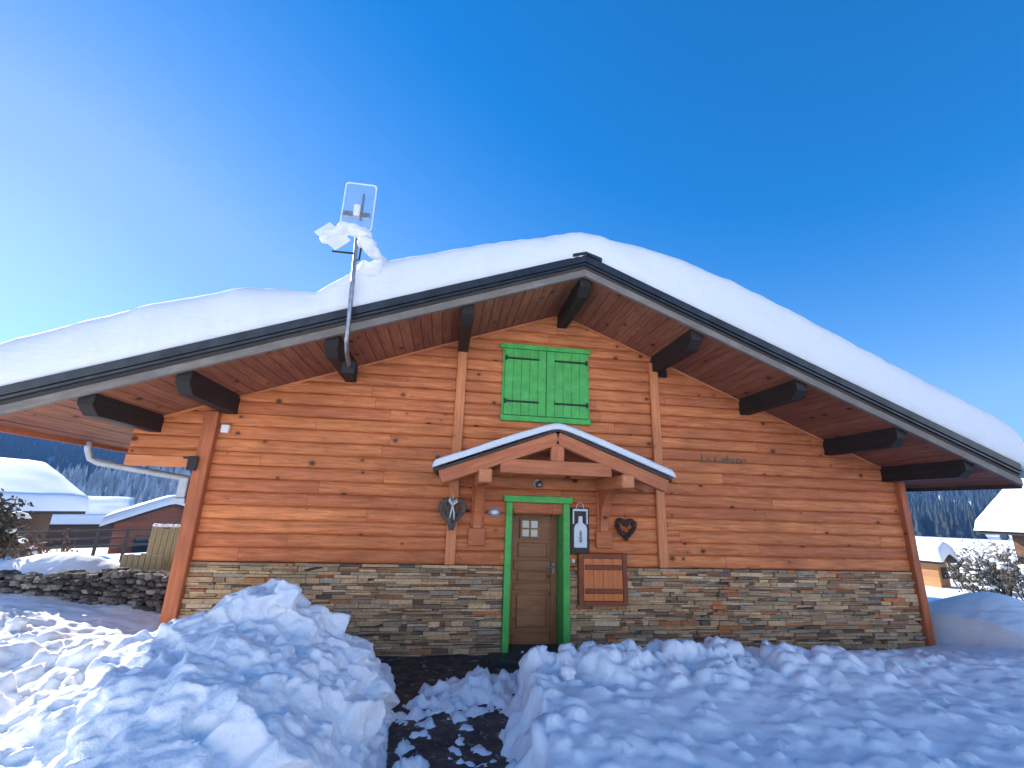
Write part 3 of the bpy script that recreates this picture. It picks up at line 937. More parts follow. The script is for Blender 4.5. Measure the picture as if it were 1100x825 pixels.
for xa, hh in ((0.03, 0.26), (-1.68, 0.26), (-3.42, 0.26), (-5.08, 0.27), (-6.06, 0.24), (1.74, 0.26), (3.38, 0.26), (4.96, 0.26), (6.05, 0.24)):
    top = sof(xa) + 0.015
    w = 0.17
    mw = axis_matrix((xa, YF + 0.06, top), (0, 1, 0))
    bm = bmesh.new()
    L = 1.45
    pts = [(0, 0.06), (0, -hh * 0.55), (0.14, -hh), (L, -hh), (L, 0.06)]
    va = [bm.verts.new((a, -w / 2, c)) for a, c in pts]; vb = [bm.verts.new((a, w / 2, c)) for a, c in pts]
    bm.faces.new(va); bm.faces.new(vb[::-1])
    for i in range(5):
        bm.faces.new((va[i], vb[i], vb[(i + 1) % 5], va[(i + 1) % 5]))
    bmesh.ops.recalc_face_normals(bm, faces=bm.faces)
    bmesh.ops.bevel(bm, geom=list(bm.edges), offset=0.008, segments=1, affect='EDGES')
    # tops are sunk into the boards; trim what would poke through the roof
    from_bm("purlin", bm, M['purlin'], chalet, mw)

# upper shutters
sh = box("shutter_frame", -1.00, 0.50, -0.045, -0.005, 3.42, 4.66, M['green'], chalet)
box("shutter_rail", -1.05, 0.53, -0.085, -0.03, 4.65, 4.735, M['green'], sh, 0.008)
for x0, x1 in ((-0.965, -0.262), (-0.252, 0.465)):
    bm = bmesh.new()
    n = 5
    w = (x1 - x0) / n
    for i in range(n):
        bm_box(bm, x0 + i * w + .001, x0 + (i + 1) * w - .001, -0.085, -0.046, 3.50, 4.64, 0.006)
    leaf = from_bm("shutter", bm, M['green'], chalet)
    for zz in (4.47, 3.725):
        bm = bmesh.new()
        a, c = (x0 + 0.0, x0 + 0.585) if x0 < -0.5 else (x1 - 0.585, x1)
        bm_box(bm, a, c, -0.100, -0.086, zz - 0.016, zz + 0.016, 0.004)
        e = a if x0 < -0.5 else c - 0.035
        bm_box(bm, e, e + 0.035, -0.106, -0.087, zz - 0.042, zz + 0.042, 0.004)
        from_bm("strap_hinge", bm, M['iron'], leaf)
box("shutter_sill", -1.01, 0.51, -0.095, -0.03, 3.40, 3.49, M['green'], sh, 0.008)

# door frame, reveal and door
df = empty("door_frame_base"); bpy.data.objects.remove(df)
bm = bmesh.new()
bm_box(bm, -0.865, -0.765, -0.075, 0.02, -0.05, 2.12, 0.008)
bm_box(bm, 0.045, 0.150, -0.075, 0.02, -0.05, 2.12, 0.008)
bm_box(bm, -0.905, 0.195, -0.095, 0.02, 2.122, 2.225, 0.008)
bm_box(bm, -0.799, -0.765, 0.021, 0.40, -0.05, 2.10, 0)
bm_box(bm, 0.048, 0.088, 0.021, 0.40, -0.05, 2.10, 0)
bm_box(bm, -0.799, 0.088, 0.021, 0.40, 2.101, 2.138, 0)
from_bm("door_frame", bm, M['green'], chalet)
door = box("door", -0.764, 0.047, 0.36, 0.40, 0.0, 2.10, M['door'], chalet, 0)
def dbeam(p0, p1, w, h):
    return beam("door_rail", p0, p1, w, h, M['door'], door, 0.006)
YD = 0.345
for x in (-0.715, -0.005):
    beam("door_stile", (x, YD, 0.02), (x, YD, 2.08), 0.03, 0.10, M['door'], door, 0.006, (1, 0, 0))
for z, h in ((0.10, 0.16), (0.84, 0.10), (1.16, 0.14), (1.99, 0.16)):
    dbeam((-0.66, YD, z), (-0.06, YD, z), 0.028, h)
box("door_panel", -0.60, -0.12, 0.335, 0.358, 0.26, 0.72, M['door'], door, 0.012)
box("door_panel", -0.60, -0.12, 0.335, 0.358, 0.92, 1.06, M['door'], door, 0.012)
box("door_panel", -0.60, -0.12, 0.335, 0.358, 1.28, 1.50, M['door'], door, 0.012)
bm = bmesh.new()
bm_box(bm, -0.575, -0.535, 0.315, 0.36, 1.555, 1.875, 0.004); bm_box(bm, -0.275, -0.235, 0.315, 0.36, 1.555, 1.875, 0.004)
bm_box(bm, -0.534, -0.276, 0.315, 0.36, 1.555, 1.59, 0.004); bm_box(bm, -0.534, -0.276, 0.315, 0.36, 1.84, 1.875, 0.004)
bm_box(bm, -0.418, -0.392, 0.32, 0.358, 1.591, 1.839, 0.003)
bm_box(bm, -0.534, -0.419, 0.32, 0.358, 1.703, 1.727, 0.003); bm_box(bm, -0.391, -0.276, 0.32, 0.358, 1.703, 1.727, 0.003)
wf = from_bm("door_window", bm, M['door'], door)
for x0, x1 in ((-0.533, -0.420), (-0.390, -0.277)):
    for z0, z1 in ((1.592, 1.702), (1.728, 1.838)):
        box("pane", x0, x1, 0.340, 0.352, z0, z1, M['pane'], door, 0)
bm = bmesh.new()
bm_box(bm, -0.035, 0.005, 0.318, 0.330, 1.04, 1.20, 0.004)
bm_tube(bm, [(-0.015, 0.325, 1.14), (-0.015, 0.275, 1.14), (-0.03, 0.268, 1.14), (-0.13, 0.268, 1.138)], 0.010, 8)
from_bm("door_handle", bm, M['steel'], door)
box("doorstep", -1.05, 0.32, -0.50, 0.34, -0.12, 0.035, M['slab'], chalet, 0.012)

# small wooden shutter cabinet right of the door
bm = bmesh.new()
bm_box(bm, 0.27, 0.345, -0.14, -0.03, 0.66, 1.395, 0.006); bm_box(bm, 0.965, 1.04, -0.14, -0.03, 0.66, 1.395, 0.006)
bm_box(bm, 0.346, 0.964, -0.14, -0.03, 0.66, 0.725, 0.006); bm_box(bm, 0.346, 0.964, -0.14, -0.03, 1.325, 1.395, 0.006)
cab = from_bm("meter_cabinet", bm, M['batten'], chalet)
cab["label"] = "small orange wooden hatch with two battens right of the door"
for i in range(4):
    x0 = 0.347 + i * 0.154
    beam("hatch_board", (x0 + 0.077, -0.115, 0.727), (x0 + 0.077, -0.115, 1.323), 0.03, 0.152, M['cabinet'], cab, 0.005, (1, 0, 0))
for zz in (0.865, 1.20):
    box("hatch_batten", 0.37, 0.945, -0.158, -0.131, zz - 0.035, zz + 0.035, M['batten'], cab, 0.006)

# vent, sensor box, bell, downpipe
bm = bmesh.new()
bm_box(bm, 1.79, 1.93, -0.065, -0.02, 4.34, 4.48, 0.005)
for i in range(5):
    bm_box(bm, 1.80, 1.92, -0.075, -0.066, 4.355 + i * 0.025, 4.365 + i * 0.025)
from_bm("vent_grille", bm, M['iron'], chalet)
box("sensor_box", -5.155, -5.045, -0.085, -0.02, 2.97, 3.09, M['white'], chalet, 0.01)
box("door_bell", 0.185, 0.235, -0.06, -0.02, 1.25, 1.30, M['white'], chalet, 0.006)
bm = bmesh.new()
bm_tube(bm, [(-7.10, 0.30, 2.80), (-7.10, 0.34, 2.66), (-7.08, 0.40, 2.54), (-6.98, 0.42, 2.49), (-5.52, 0.42, 2.28), (-5.42, 0.42, 2.20), (-5.40, 0.42, 2.06), (-5.40, 0.42, 0.2)], 0.045, 10)
from_bm("downpipe", bm, M['pipe'], chalet)
bm = bmesh.new()
for (xa, xb) in ((XL - 0.15, XL - 0.035),):
    for k in range(7):
        pass
pts = [(-0.06, 0.06)] + [(-0.06 * math.cos(math.pi * k / 8), -0.06 * math.sin(math.pi * k / 8)) for k in range(9)] + [(0.06, 0.06), (0.053, 0.06)] + [(0.053 * math.cos(math.pi * k / 8), -0.053 * math.sin(math.pi * k / 8)) for k in range(9)] + [(-0.053, 0.06)]
prism("gutter", [(XL - 0.095 + a, sof(XL) + 0.09 + c) for a, c in pts], YF + 0.05, YB, M['steel'], chalet)
bm = bmesh.new()
bm_box(bm, -5.45, -5.32, -0.19, -0.161, 2.40, 2.60, 0.006); bm_box(bm, -5.52, -5.45, -0.18, -0.165, 2.56, 2.59, 0.004)
from_bm("post_bracket", bm, M['iron'], chalet)
bm = bmesh.new()
bm_box(bm, -5.55, -5.43, -0.10, 0.02, 2.02, 2.30, 0.01); bm_box(bm, -5.57, -5.41, -0.12, 0.04, 1.95, 2.02, 0.006)
lm = from_bm("post_lamp", bm, M['pipe'], chalet)

# porch canopy over the door
PXC, PH, PS, PZA = -0.30, 1.66, 0.375, 3.13      # centre, half span, slope, apex of the boards' top
def pz(x):
    return PZA - PS * abs(x - PXC)
can = prism("porch_canopy", [(PXC - PH, pz(PXC - PH) - 0.035), (PXC, PZA - 0.035), (PXC + PH, pz(PXC + PH) - 0.035), (PXC + PH, pz(PXC + PH)), (PXC, PZA), (PXC - PH, pz(PXC - PH))], -1.10, -0.022, M['board'], chalet)
for yr in (-1.02, -0.42):
    for s in (-1, 1):
        a = Vector((PXC + s * 0.0, yr, PZA - 0.13)); e = Vector((PXC + s * 1.60, yr, pz(PXC + s * 1.60) - 0.13))
        beam("rafter", a, e, 0.11, 0.18, M['porch'], can, 0.008)
beam("tie_beam", (PXC - 0.80, -1.02, 2.585), (PXC + 0.78, -1.02, 2.585), 0.10, 0.19, M['porch'], can, 0.008)
beam("king_post", (PXC, -1.02, 2.68), (PXC, -1.02, 2.94), 0.09, 0.19, M['porch'], can, 0.008, (1, 0, 0))
for s in (-1, 1):
    xc = PXC + s * 1.0
    beam("corbel_beam", (xc, -1.13, 2.44), (xc, -0.022, 2.44), 0.18, 0.19, M['trim'], can, 0.02)
    # curved knee brace and its wall block
    pts = []
    n = 10
    for k in range(n + 1):
        t = k / n * math.pi / 2
        pts.append((-0.10 - 0.62 * (1 - math.cos(t)), 1.72 + 0.62 * math.sin(t)))
    outer = [(-0.10 - 0.62 * (1 - math.cos(k / n * math.pi / 2)) - 0.13 * math.cos(k / n * math.pi / 2) * 0 , 0) for k in range(0)]
    poly = pts + [(-0.72 + 0.22, 2.344), (-0.24 + 0.215, 2.344), (-0.061, 2.2), (-0.061, 1.722)]
    prism("knee_brace", poly, xc - 0.065, xc + 0.065, M['porch'], can, 'YZ', 0.006)
    box("wall_block", xc - 0.13, xc + 0.13, -0.10, -0.022, 1.47, 1.72, M['porch'], can, 0.012)
    box("wall_plate", xc - 0.10, xc + 0.10, -0.06, -0.0225, 1.73, 2.34, M['porch'], can, 0.01)
ridge = beam("ridge_beam", (PXC, -1.0, PZA - 0.12), (PXC, -0.022, PZA - 0.12), 0.10, 0.14, M['porch'], can)

# snow on the porch
def edge_snow(name, xs, topf, thick, y0, y1, lab, mtl, bulge=0.03, step=0.06, amp=0.01, seed=3, yback=None):
    """blanket of snow: rounded front lip, following z = topf(x)"""
    V = []; n = len(xs)
    rows = []
    back = np.linspace(y0 + 0.35, y1, max(3, int((y1 - y0) / 0.5)))
    x = np.asarray(xs)
    t = thick(x)
    b0 = topf(x)
    prof = [(0.10, 0.0), (0.02, 0.0), (-bulge * .6, 0.06), (-bulge, 0.25), (-bulge, 0.5), (-bulge * .6, 0.72), (0.02, 0.88), (0.10, 0.965), (0.22, 1.0)]
    for dy, f in prof:
        ny = perlin(x * 2.2, np.full(n, f * 3.0 + dy), seed) * amp * 2 + perlin(x * 6.0, np.full(n, f * 9.0), seed + 4) * amp
        nz = perlin(x * 1.7, np.full(n, f * 2.0), seed + 8) * amp * f
        if f < 0.3 and amp > 0.01:
            nz = nz - 0.022 * np.clip(perlin(x * 3.1, x * 0, seed + 21) + 0.6 * perlin(x * 11, x * 0, seed + 22), 0, 1) * (f < 0.2) + 0.008 * perlin(x * 15, np.full(n, f * 20), seed + 23)
            ny = ny - 0.03 * (f > 0.01) * np.clip(perlin(x * 3.1, x * 0, seed + 21) + 0.6 * perlin(x * 11, x * 0, seed + 22), 0, 1)
        rows.append(np.stack([x, y0 + dy * np.clip(t / 0.45, .25, 1) + ny * min(1, f * 5), b0 + t * f + nz], -1))
    for yb in back:
        nz = fbm(x * 0.9, np.full(n, yb * 0.9), seed + 12, 3) * amp * 1.5
        rows.append(np.stack([x, np.full(n, yb), b0 + t + nz], -1))
    rows.append(np.stack([x, np.full(n, y1), b0], -1))
    V = np.concatenate(rows); m = len(rows)
    idx = np.arange(m * n).reshape(m, n)
    F = np.stack([idx[:-1, :-1].ravel(), idx[:-1, 1:].ravel(), idx[1:, 1:].ravel(), idx[1:, :-1].ravel()], -1)
    Fb = np.stack([idx[0, 1:], idx[0, :-1], idx[-1, :-1], idx[-1, 1:]], -1)
    o = from_np(name, V, np.concatenate([F, Fb]), mtl)
    return o

xs_p = np.concatenate([PXC - PH - 0.05 + np.array([0, .004, .012, .025, .05]), np.arange(PXC - PH + 0.05, PXC + PH - 0.02, 0.05), PXC + PH + 0.05 - np.array([.05, .025, .012, .004, 0])])
def thick_p(x):
    e = np.minimum(x - (PXC - PH - 0.05), (PXC + PH + 0.05) - x)
    return (0.095 + 0.012 * fbm(x * 1.5, x * 0, 2, 2)) * np.sqrt(np.clip(1 - (1 - np.clip(e / 0.06, 0, 1)) ** 2, 0.0, 1)) + 0.002
def top_p(x):
    return PZA - PS * np.sqrt((x - PXC) ** 2 + 0.012) + 0.03
psn = edge_snow("porch_snow", xs_p, top_p, thick_p, -1.12, -0.03, None, M['roofsnow'], 0.012, amp=0.006)
tag(psn, "thin even layer of snow on the little porch roof over the door", "snow")

# thick snow on the chalet roof
TX = np.array([-7.22, -7.09, -6.2, -5.25, -4.6, -4.28, -3.9, -3.69, -3.45, -3.15, -2.42, -1.24, -0.6, 0.04, 0.45, 0.78, 1.6, 2.6, 3.8, 4.87, 5.8, 6.54, 6.98, 7.06])
TT = np.array([0.66, 0.68, 0.76, 0.80, 0.76, 0.66, 0.50, 0.43, 0.58, 0.72, 0.70, 0.64, 0.56, 0.55, 0.62, 0.73, 0.88, 0.94, 0.90, 0.83, 0.80, 0.76, 0.72, 0.72])
XSL, XSR = -7.30, 7.02
def thick_r(x):
    e = np.minimum(x - XSL, XSR - x)
    return (np.interp(x, TX, TT) + 0.015 * fbm(x * 1.1, x * 0 + 2, 5, 3)) * np.sqrt(np.clip(1 - (1 - np.clip(e / 0.11, 0, 1)) ** 2, 0, 1)) + 0.004
def top_r(x):
    z = AP + 0.315 - np.where(x < 0, SL * np.sqrt(x * x + 0.02), SR * np.sqrt(x * x + 0.02))
    return z - 0.02
xs_r = np.concatenate([XSL + np.array([0, .003, .01, .02, .035, .06, .10]), np.arange(XSL + 0.14, XSR - 0.13, 0.03), XSR - np.array([.10, .06, .035, .02, .01, .003, 0])])
rsn = edge_snow("roof_snow", xs_r, top_r, thick_r, YF - 0.02, YB, None, M['roofsnow'], 0.06, amp=0.013, seed=9)
tag(rsn, "thick white blanket of snow covering the big chalet roof", "snow")

# ------------------------------------------------------------------ things on the facade
def heart_pts(n=48, s=1.0):
    out = []
    for k in range(n):
        t = 2 * math.pi * k / n
        out.append((s * 16 * math.sin(t) ** 3 / 17.0, s * (13 * math.cos(t) - 5 * math.cos(2 * t) - 2 * math.cos(3 * t) - math.cos(4 * t)) / 17.0))
    return out

def wreath(name, cx, cz, w, hgt, rad, mtl, y=-0.06, strands=9, hole=1.0):
    bm = bmesh.new()
    for s in range(strands):
        ph = random.uniform(0, 6.28); fr = random.choice((5, 7, 9)); a = rad * random.uniform(.3, 1.0)
        k = random.uniform(0.86, 1.04)
        pts = []
        for i, (hx, hz) in enumerate(heart_pts(48, 1.0)):
            t = 2 * math.pi * i / 48
            pts.append((cx + hx * w / 2 * k + a * .5 * math.cos(fr * t + ph), y + a * .7 * math.sin(fr * t + ph), cz + hz * hgt / 2 * k + a * .5 * math.sin(fr * t * .7 + ph)))
        pts.append(pts[0])
        bm_tube(bm, pts, rad * 0.30, 5, False)
    return bm

h1 = empty("heart_wreath", (-1.69, -0.10, 1.78), 0, "grey wicker heart with a white bow hung on the left pilaster", "wreath")
bm = wreath("w", 0, 0.22, 0.38, 0.48, 0.05, None, 0.0, 22)
for k in range(46):       # woven filling
    a = random.uniform(-.14, .14); c = random.uniform(0.05, .34)
    bm_tube(bm, [(a * .4, 0.01 + random.uniform(-.01, .01), c - .12), (a, random.uniform(-.015, .015), c), (a * 1.05, .01, c + .06)], 0.009, 4, False)
from_bm("wicker_frame", bm, M['wicker'], h1)
bm = bmesh.new()
bm_tube(bm, [(0, -.045, .30), (-.06, -.05, .37), (-.05, -.05, .41), (0, -.045, .31), (.05, -.05, .40), (.065, -.05, .36), (0, -.045, .30)], 0.014, 6)
bm_tube(bm, [(0, -.045, .30), (-.02, -.05, .2), (-.03, -.045, .12)], 0.012, 6); bm_tube(bm, [(0, -.045, .30), (.025, -.05, .2), (.03, -.045, .10)], 0.012, 6)
bm_tube(bm, [(0, -.045, .31), (0, -.02, .42), (0, 0.02, .50)], 0.007, 5)
from_bm("bow", bm, M['ribbon'], h1)
h1.location = (-1.69, -0.14, 1.74)

h2 = empty("heart_wreath", (1.06, -0.08, 1.60), 0, "dark brown twig heart with an open middle hung right of the porch", "wreath")
bm = wreath("w", 0, 0.18, 0.33, 0.34, 0.05, None, 0.0, 18)
from_bm("twig_ring", bm, M['wreath'], h2)
bm = bmesh.new()
bm_tube(bm, [(0, 0, .26), (0.005, 0.01, .34), (0, 0.03, .42)], 0.004, 5)
from_bm("string", bm, M['twig'], h2)
tag(h2)

def text_mesh(name, body, size, mtl, parent, loc, rot=(math.pi / 2, 0, 0), ext=0.004):
    cu = bpy.data.curves.new(name, 'FONT')
    cu.body = body; cu.size = size; cu.extrude = ext; cu.align_x = 'CENTER'; cu.align_y = 'CENTER'
    tmp = bpy.data.objects.new(name + "_tmp", cu)
    COL.objects.link(tmp)
    dg = bpy.context.evaluated_depsgraph_get()
    me = bpy.data.meshes.new_from_object(tmp.evaluated_get(dg))
    bpy.data.objects.remove(tmp); bpy.data.curves.remove(cu)
    o = link(name, me, None, parent)
    me.materials.clear(); me.materials.append(mtl)
    o.location = loc; o.rotation_euler = rot
    return o

# bottle-shaped sign on a dark board
bt = empty("bottle_sign", (0.32, -0.04, 1.35), 0, "white bottle shaped sign with dark writing on a dark board right of the door", "sign")
box("backing_board", -0.15, 0.15, -0.005, 0.018, 0.02, 0.72, M['board'], bt, 0.005)
bot = [(-0.105, 0.12), (0.10, 0.12), (0.105, 0.40), (0.09, 0.45), (0.035, 0.49), (0.03, 0.59), (-0.03, 0.59), (-0.035, 0.49), (-0.09, 0.45), (-0.105, 0.40)]
prism("bottle", bot, -0.04, -0.006, M['palewhite'], bt, 'XZ', 0.006)
bm = bmesh.new()
bm_box(bm, -0.125, 0.115, -0.06, -0.006, 0.665, 0.70, 0.004)
bm_box(bm, -0.125, -0.105, -0.05, -0.006, 0.47, 0.664, 0.003); bm_box(bm, 0.095, 0.115, -0.05, -0.006, 0.47, 0.664, 0.003)
bm_tube(bm, [(-0.07, -.03, .70), (-0.05, -.03, .77), (0.0, -.03, .80), (0.04, -.03, .77), (0.06, -.03, .70)], 0.006, 6)
from_bm("hanger", bm, M['palewhite'], bt)
bm = bmesh.new()
for k, (w_, z_) in enumerate([(.032, .205), (.045, .228), (.038, .252), (.050, .276), (.034, .300), (.046, .324), (.030, .346), (.022, .366)]):
    bm_box(bm, -w_ / 2 - .002, w_ / 2 - .002, -0.0435, -0.0402, z_ - .008, z_ + .008)
from_bm("writing", bm, M['ink'], bt)

# house number plate left of the door
npl = empty("number_plate", (-1.04, -0.03, 1.96), 0, "small oval blue plate on the wall between porch brace and door frame", "sign")
pl = [(0.095 * math.cos(t), 0.06 * math.sin(t)) for t in [2 * math.pi * k / 20 for k in range(20)]]
prism("plate", pl, -0.012, 0.012, M['bluepl'], npl, 'XZ', 0.003)
prism("plate_centre", [(a * .55, c * .5) for a, c in pl], -0.02, -0.0125, M['palewhite'], npl, 'XZ')

# lamp over the door
wlm = empty("wall_lamp", (-0.38, -0.05, 2.42), 0, "small round metal lamp on the boards above the green door frame", "lamp")
bm = bmesh.new()
bm_tube(bm, [(0, 0.025, 0), (0, 0.0, 0)], 0.06, 16); bm_tube(bm, [(0, 0, 0), (0, -0.06, 0.0), (0.02, -0.09, -0.02)], 0.012, 8)
from_bm("mount", bm, M['steel'], wlm)
bm = bmesh.new(); bm_tube(bm, [(0.02, -0.08, 0.03), (0.02, -0.09, 0.0), (0.02, -0.10, -0.06)], [0.03, 0.045, 0.055], 14)
from_bm("shade", bm, M['steel'], wlm)

# name in letters on the right half of the wall
nm = text_mesh("house_name", "La Cabane", 0.20, M['letters'], None, (2.90, -0.026, 2.945))
nm.rotation_euler = (math.pi / 2, 0.0, 0)
tag(nm, "faded name lettering on the boards of the right wall", "lettering")

# ------------------------------------------------------------------ antenna
ant = empty("antenna", (-3.20, -1.0, 3.75), 0, "snow caught antenna with a clear panel on a bent mast at the roof edge", "antenna")
def a_(p): return (p[0] + 3.20, p[1] + 1.0, p[2] - 3.75)
bm = bmesh.new()
bm_tube(bm, [a_(p) for p in [(-3.27, -0.95, 3.80), (-3.22, -1.15, 3.83), (-3.20, -1.45, 3.90), (-3.19, -1.60, 4.02), (-3.185, -1.62, 4.18), (-3.21, -1.62, 4.9), (-3.235, -1.62, 5.62)]], 0.028, 10)
from_bm("mast", bm, M['steel'], ant)
bm = bmesh.new()
for dy in (0.0, -0.12):
    bm_box(bm, -0.13, 0.05, 0.02 + dy, 0.07 + dy, -0.02, 0.15, 0.006)
from_bm("mast_clamp", bm, M['iron'], ant)
bm = bmesh.new()
bm_tube(bm, [a_((-3.22, -1.62, 5.24)), a_((-3.52, -1.62, 5.24))], 0.013, 8)
bm_tube(bm, [a_((-3.22, -1.62, 5.14)), a_((-3.16, -1.64, 5.14)), a_((-3.15, -1.64, 5.44))], 0.012, 8)
from_bm("side_arm", bm, M['iron'], ant)
bm = bmesh.new()
c = a_((-3.265, -1.62, 5.97)); hw, hh = 0.205, 0.36
loop = []
for sx, sz, a0 in ((1, 1, 0), (-1, 1, 90), (-1, -1, 180), (1, -1, 270)):
    for k in range(4):
        t = R(a0 + k * 30)
        loop.append((c[0] + sx * (hw - .04) + .04 * math.cos(t), c[1], c[2] + sz * (hh - .04) + .04 * math.sin(t)))
bm_tube(bm, loop + [loop[0]], 0.011, 6, False)
fr = from_bm("panel_frame", bm, M['palewhite'], ant)
box("panel", c[0] - hw, c[0] + hw, c[1] - 0.006, c[1] + 0.006, c[2] - hh, c[2] + hh, M['clear'], ant, 0.0)
bm = bmesh.new()
bm_box(bm, c[0] - 0.18, c[0] + 0.17, c[1] - 0.05, c[1] - 0.01, c[2] - 0.20, c[2] - 0.12, 0.005)
bm_box(bm, c[0] + 0.045, c[0] + 0.075, c[1] - 0.07, c[1] - 0.03, c[2] - 0.27, c[2] + 0.16, 0.005)
from_bm("dipole", bm, M['steel'], ant)
bm = bmesh.new()
bm_box(bm, c[0] - 0.03, c[0] + 0.05, c[1] - 0.13, c[1] - 0.071, c[2] - 0.22, c[2] - 0.05, 0.015)
from_bm("feed_box", bm, M['white'], ant)
# lower reflector panel, tilted
mw = Matrix.Translation(a_((-3.53, -1.66, 5.44))) @ Matrix.Rotation(R(38), 4, 'Y') @ Matrix.Rotation(R(-12), 4, 'X')
bm = bmesh.new(); bm_box(bm, -0.19, 0.19, -0.012, 0.012, -0.13, 0.13, 0.004)
from_bm("reflector", bm, M['white'], ant, mw)
# snow clinging on it
bm = bmesh.new()
for k in range(12):
    t = k / 11
    x = -3.62 + 0.66 * t
    z = 5.40 + 0.20 * math.sin(math.pi * min(1, t * 1.15)) * (1 if t < .8 else .75) - (0.16 * (t - .75) / .25 if t > .75 else 0)
    bm_lump(bm, (x, -1.64 + random.uniform(-.03, .03), z), 0.105 if 0 < k < 11 else 0.08, 0.8, 0.2, 2)
asn = from_bm("antenna_snow", bm, M['roofsnow'])
remesh(asn, 0.02, 4, 0.006, 9)
tag(asn, "curved strip of snow clinging to the antenna above the roof", "snow")
bm = bmesh.new()
bm_lump(bm, (-3.05, -1.38, 5.10), 0.20, 0.8, 0.25, 3)
bm_lump(bm, (-2.92, -1.36, 5.22), 0.14, 0.9, 0.25, 3)
o = from_bm("snow_clump", bm, M['roofsnow'])
remesh(o, 0.022, 3, 0.01, 9)
tag(o, "rough clump of snow on the roof edge right beside the antenna mast", "snow")

# ------------------------------------------------------------------ left side: rubble wall, gate, shrubs, fence
RP = [(0.17, 0.15, 0.13), (0.24, 0.21, 0.175), (0.10, 0.09, 0.08), (0.32, 0.28, 0.235), (0.14, 0.115, 0.088), (0.065, 0.058, 0.052)]
bm = bmesh.new()
lay = bm.loops.layers.float_color.new("tint")
wpts = [(-5.62, 0.62), (-6.4, 0.62), (-7.3, 0.55), (-8.4, 0.42), (-9.6, 0.30)]
def wall_pt(s):
    # s in metres along the wall
    acc = 0
    for (ax, ay), (bx, by) in zip(wpts, wpts[1:]):
        L = math.hypot(bx - ax, by - ay)
        if s <= acc + L:
            t = (s - acc) / L
            return ax + (bx - ax) * t, ay + (by - ay) * t
        acc += L
    return wpts[-1]
for s in np.arange(0, 4.0, 0.085):
    x, y = wall_pt(s)
    zb = 0.16 + 0.10 * s
    top = 0.93 + 0.02 * math.sin(s * 2)
    z = zb
    while z < top:
        for lyr in (0, 0.12, 0.24):
            r = random.uniform(0.042, 0.075)
            k0 = len(bm.faces)
            n0 = len(bm.verts)
            res = bmesh.ops.create_icosphere(bm, subdivisions=1, radius=1.0)
            off = Vector((random.uniform(-50, 50),) * 3)
            sc = (random.uniform(.8, 1.2), random.uniform(.8, 1.1), random.uniform(.6, .9))
            cx, cy, cz = x + random.uniform(-.03, .03), y + lyr + random.uniform(-.03, .03), z + random.uniform(-.02, .02)
            for v in res['verts']:
                n = v.co.copy()
                q = Vector([max(-.72, min(.72, q_)) for q_ in n]) * 1.2
                kk = 1 + .3 * mnoise.noise(n * 1.5 + off)
                v.co = Vector((q.x * sc[0] * r * kk + cx, q.y * sc[1] * r * kk + cy, q.z * sc[2] * r * kk + cz))
            cc = random.choice(RP); t = random.uniform(.7, 1.2)
            for f in {f for v in res['verts'] for f in v.link_faces}:
                for lp in f.loops:
                    lp[lay] = (cc[0] * t, cc[1] * t, cc[2] * t, 1)
        z += 0.085
rw = from_bm("rubble_wall", bm, M['rubble'])
tag(rw, "low dark wall of rough grey rubble left of the chalet corner post", "stone wall")

def slat_panel(name, x0, x1, y, z0, z1, n, label, skew=0.0):
    g = empty(name, (x0, y, z0), 0, label, "gate")
    w = (x1 - x0) / n
    for i in range(n):
        hgt = z1 - z0 + random.uniform(-.03, .03) + skew * i / n
        beam("slat", (w * (i + .5), 0, 0), (w * (i + .5), 0, hgt), 0.022, w * 0.93, M['gate'], g, 0.004, (1, 0, 0))
    for zz in (0.18, (z1 - z0) * .8):
        beam("rail", (-0.02, 0.028, zz), (x1 - x0 + .02, 0.028, zz), 0.03, 0.07, M['gate'], g)
    return g
slat_panel("slatted_gate", -6.98, -6.36, 1.50, 0.45, 1.09, 7, "lower pale wooden slat gate panel behind the rubble wall")
slat_panel("slatted_gate", -6.92, -6.14, 2.02, 0.45, 1.50, 8, "taller pale wooden slat gate panel beside the chalet corner post")
bm = bmesh.new()
for k in range(9):
    bm_lump(bm, (-6.86 + k * 0.085, 2.03, 1.53), 0.055, 0.55, 0.2, 2)
tag(from_bm("gate_snow", bm, M['snow']), "thin strip of snow lying on top of the taller slat gate", "snow")

def rail_fence(name, p0, p1, h, nposts, label):
    p0 = Vector(p0); p1 = Vector(p1)
    f = empty(name, p0, 0, label, "fence")
    d = p1 - p0
    for i in range(nposts):
        q = d * (i / (nposts - 1))
        beam("fence_post", q - Vector((0, 0, .4)), q + Vector((0, 0, h + random.uniform(0, .06))), 0.07, 0.07, M['fence'], f, 0.01, (1, 0, 0))
    for zz in (h * .35, h * .65, h * .95):
        beam("fence_rail", Vector((0, 0, zz)), d + Vector((0, 0, zz)), 0.04, 0.055, M['fence'], f)
    return f
rail_fence("rail_fence", (-13.2, 6.9, 0.30), (-9.3, 9.2, 0.42), 0.70, 8, "dark wooden rail fence in the snow in front of the neighbouring houses")

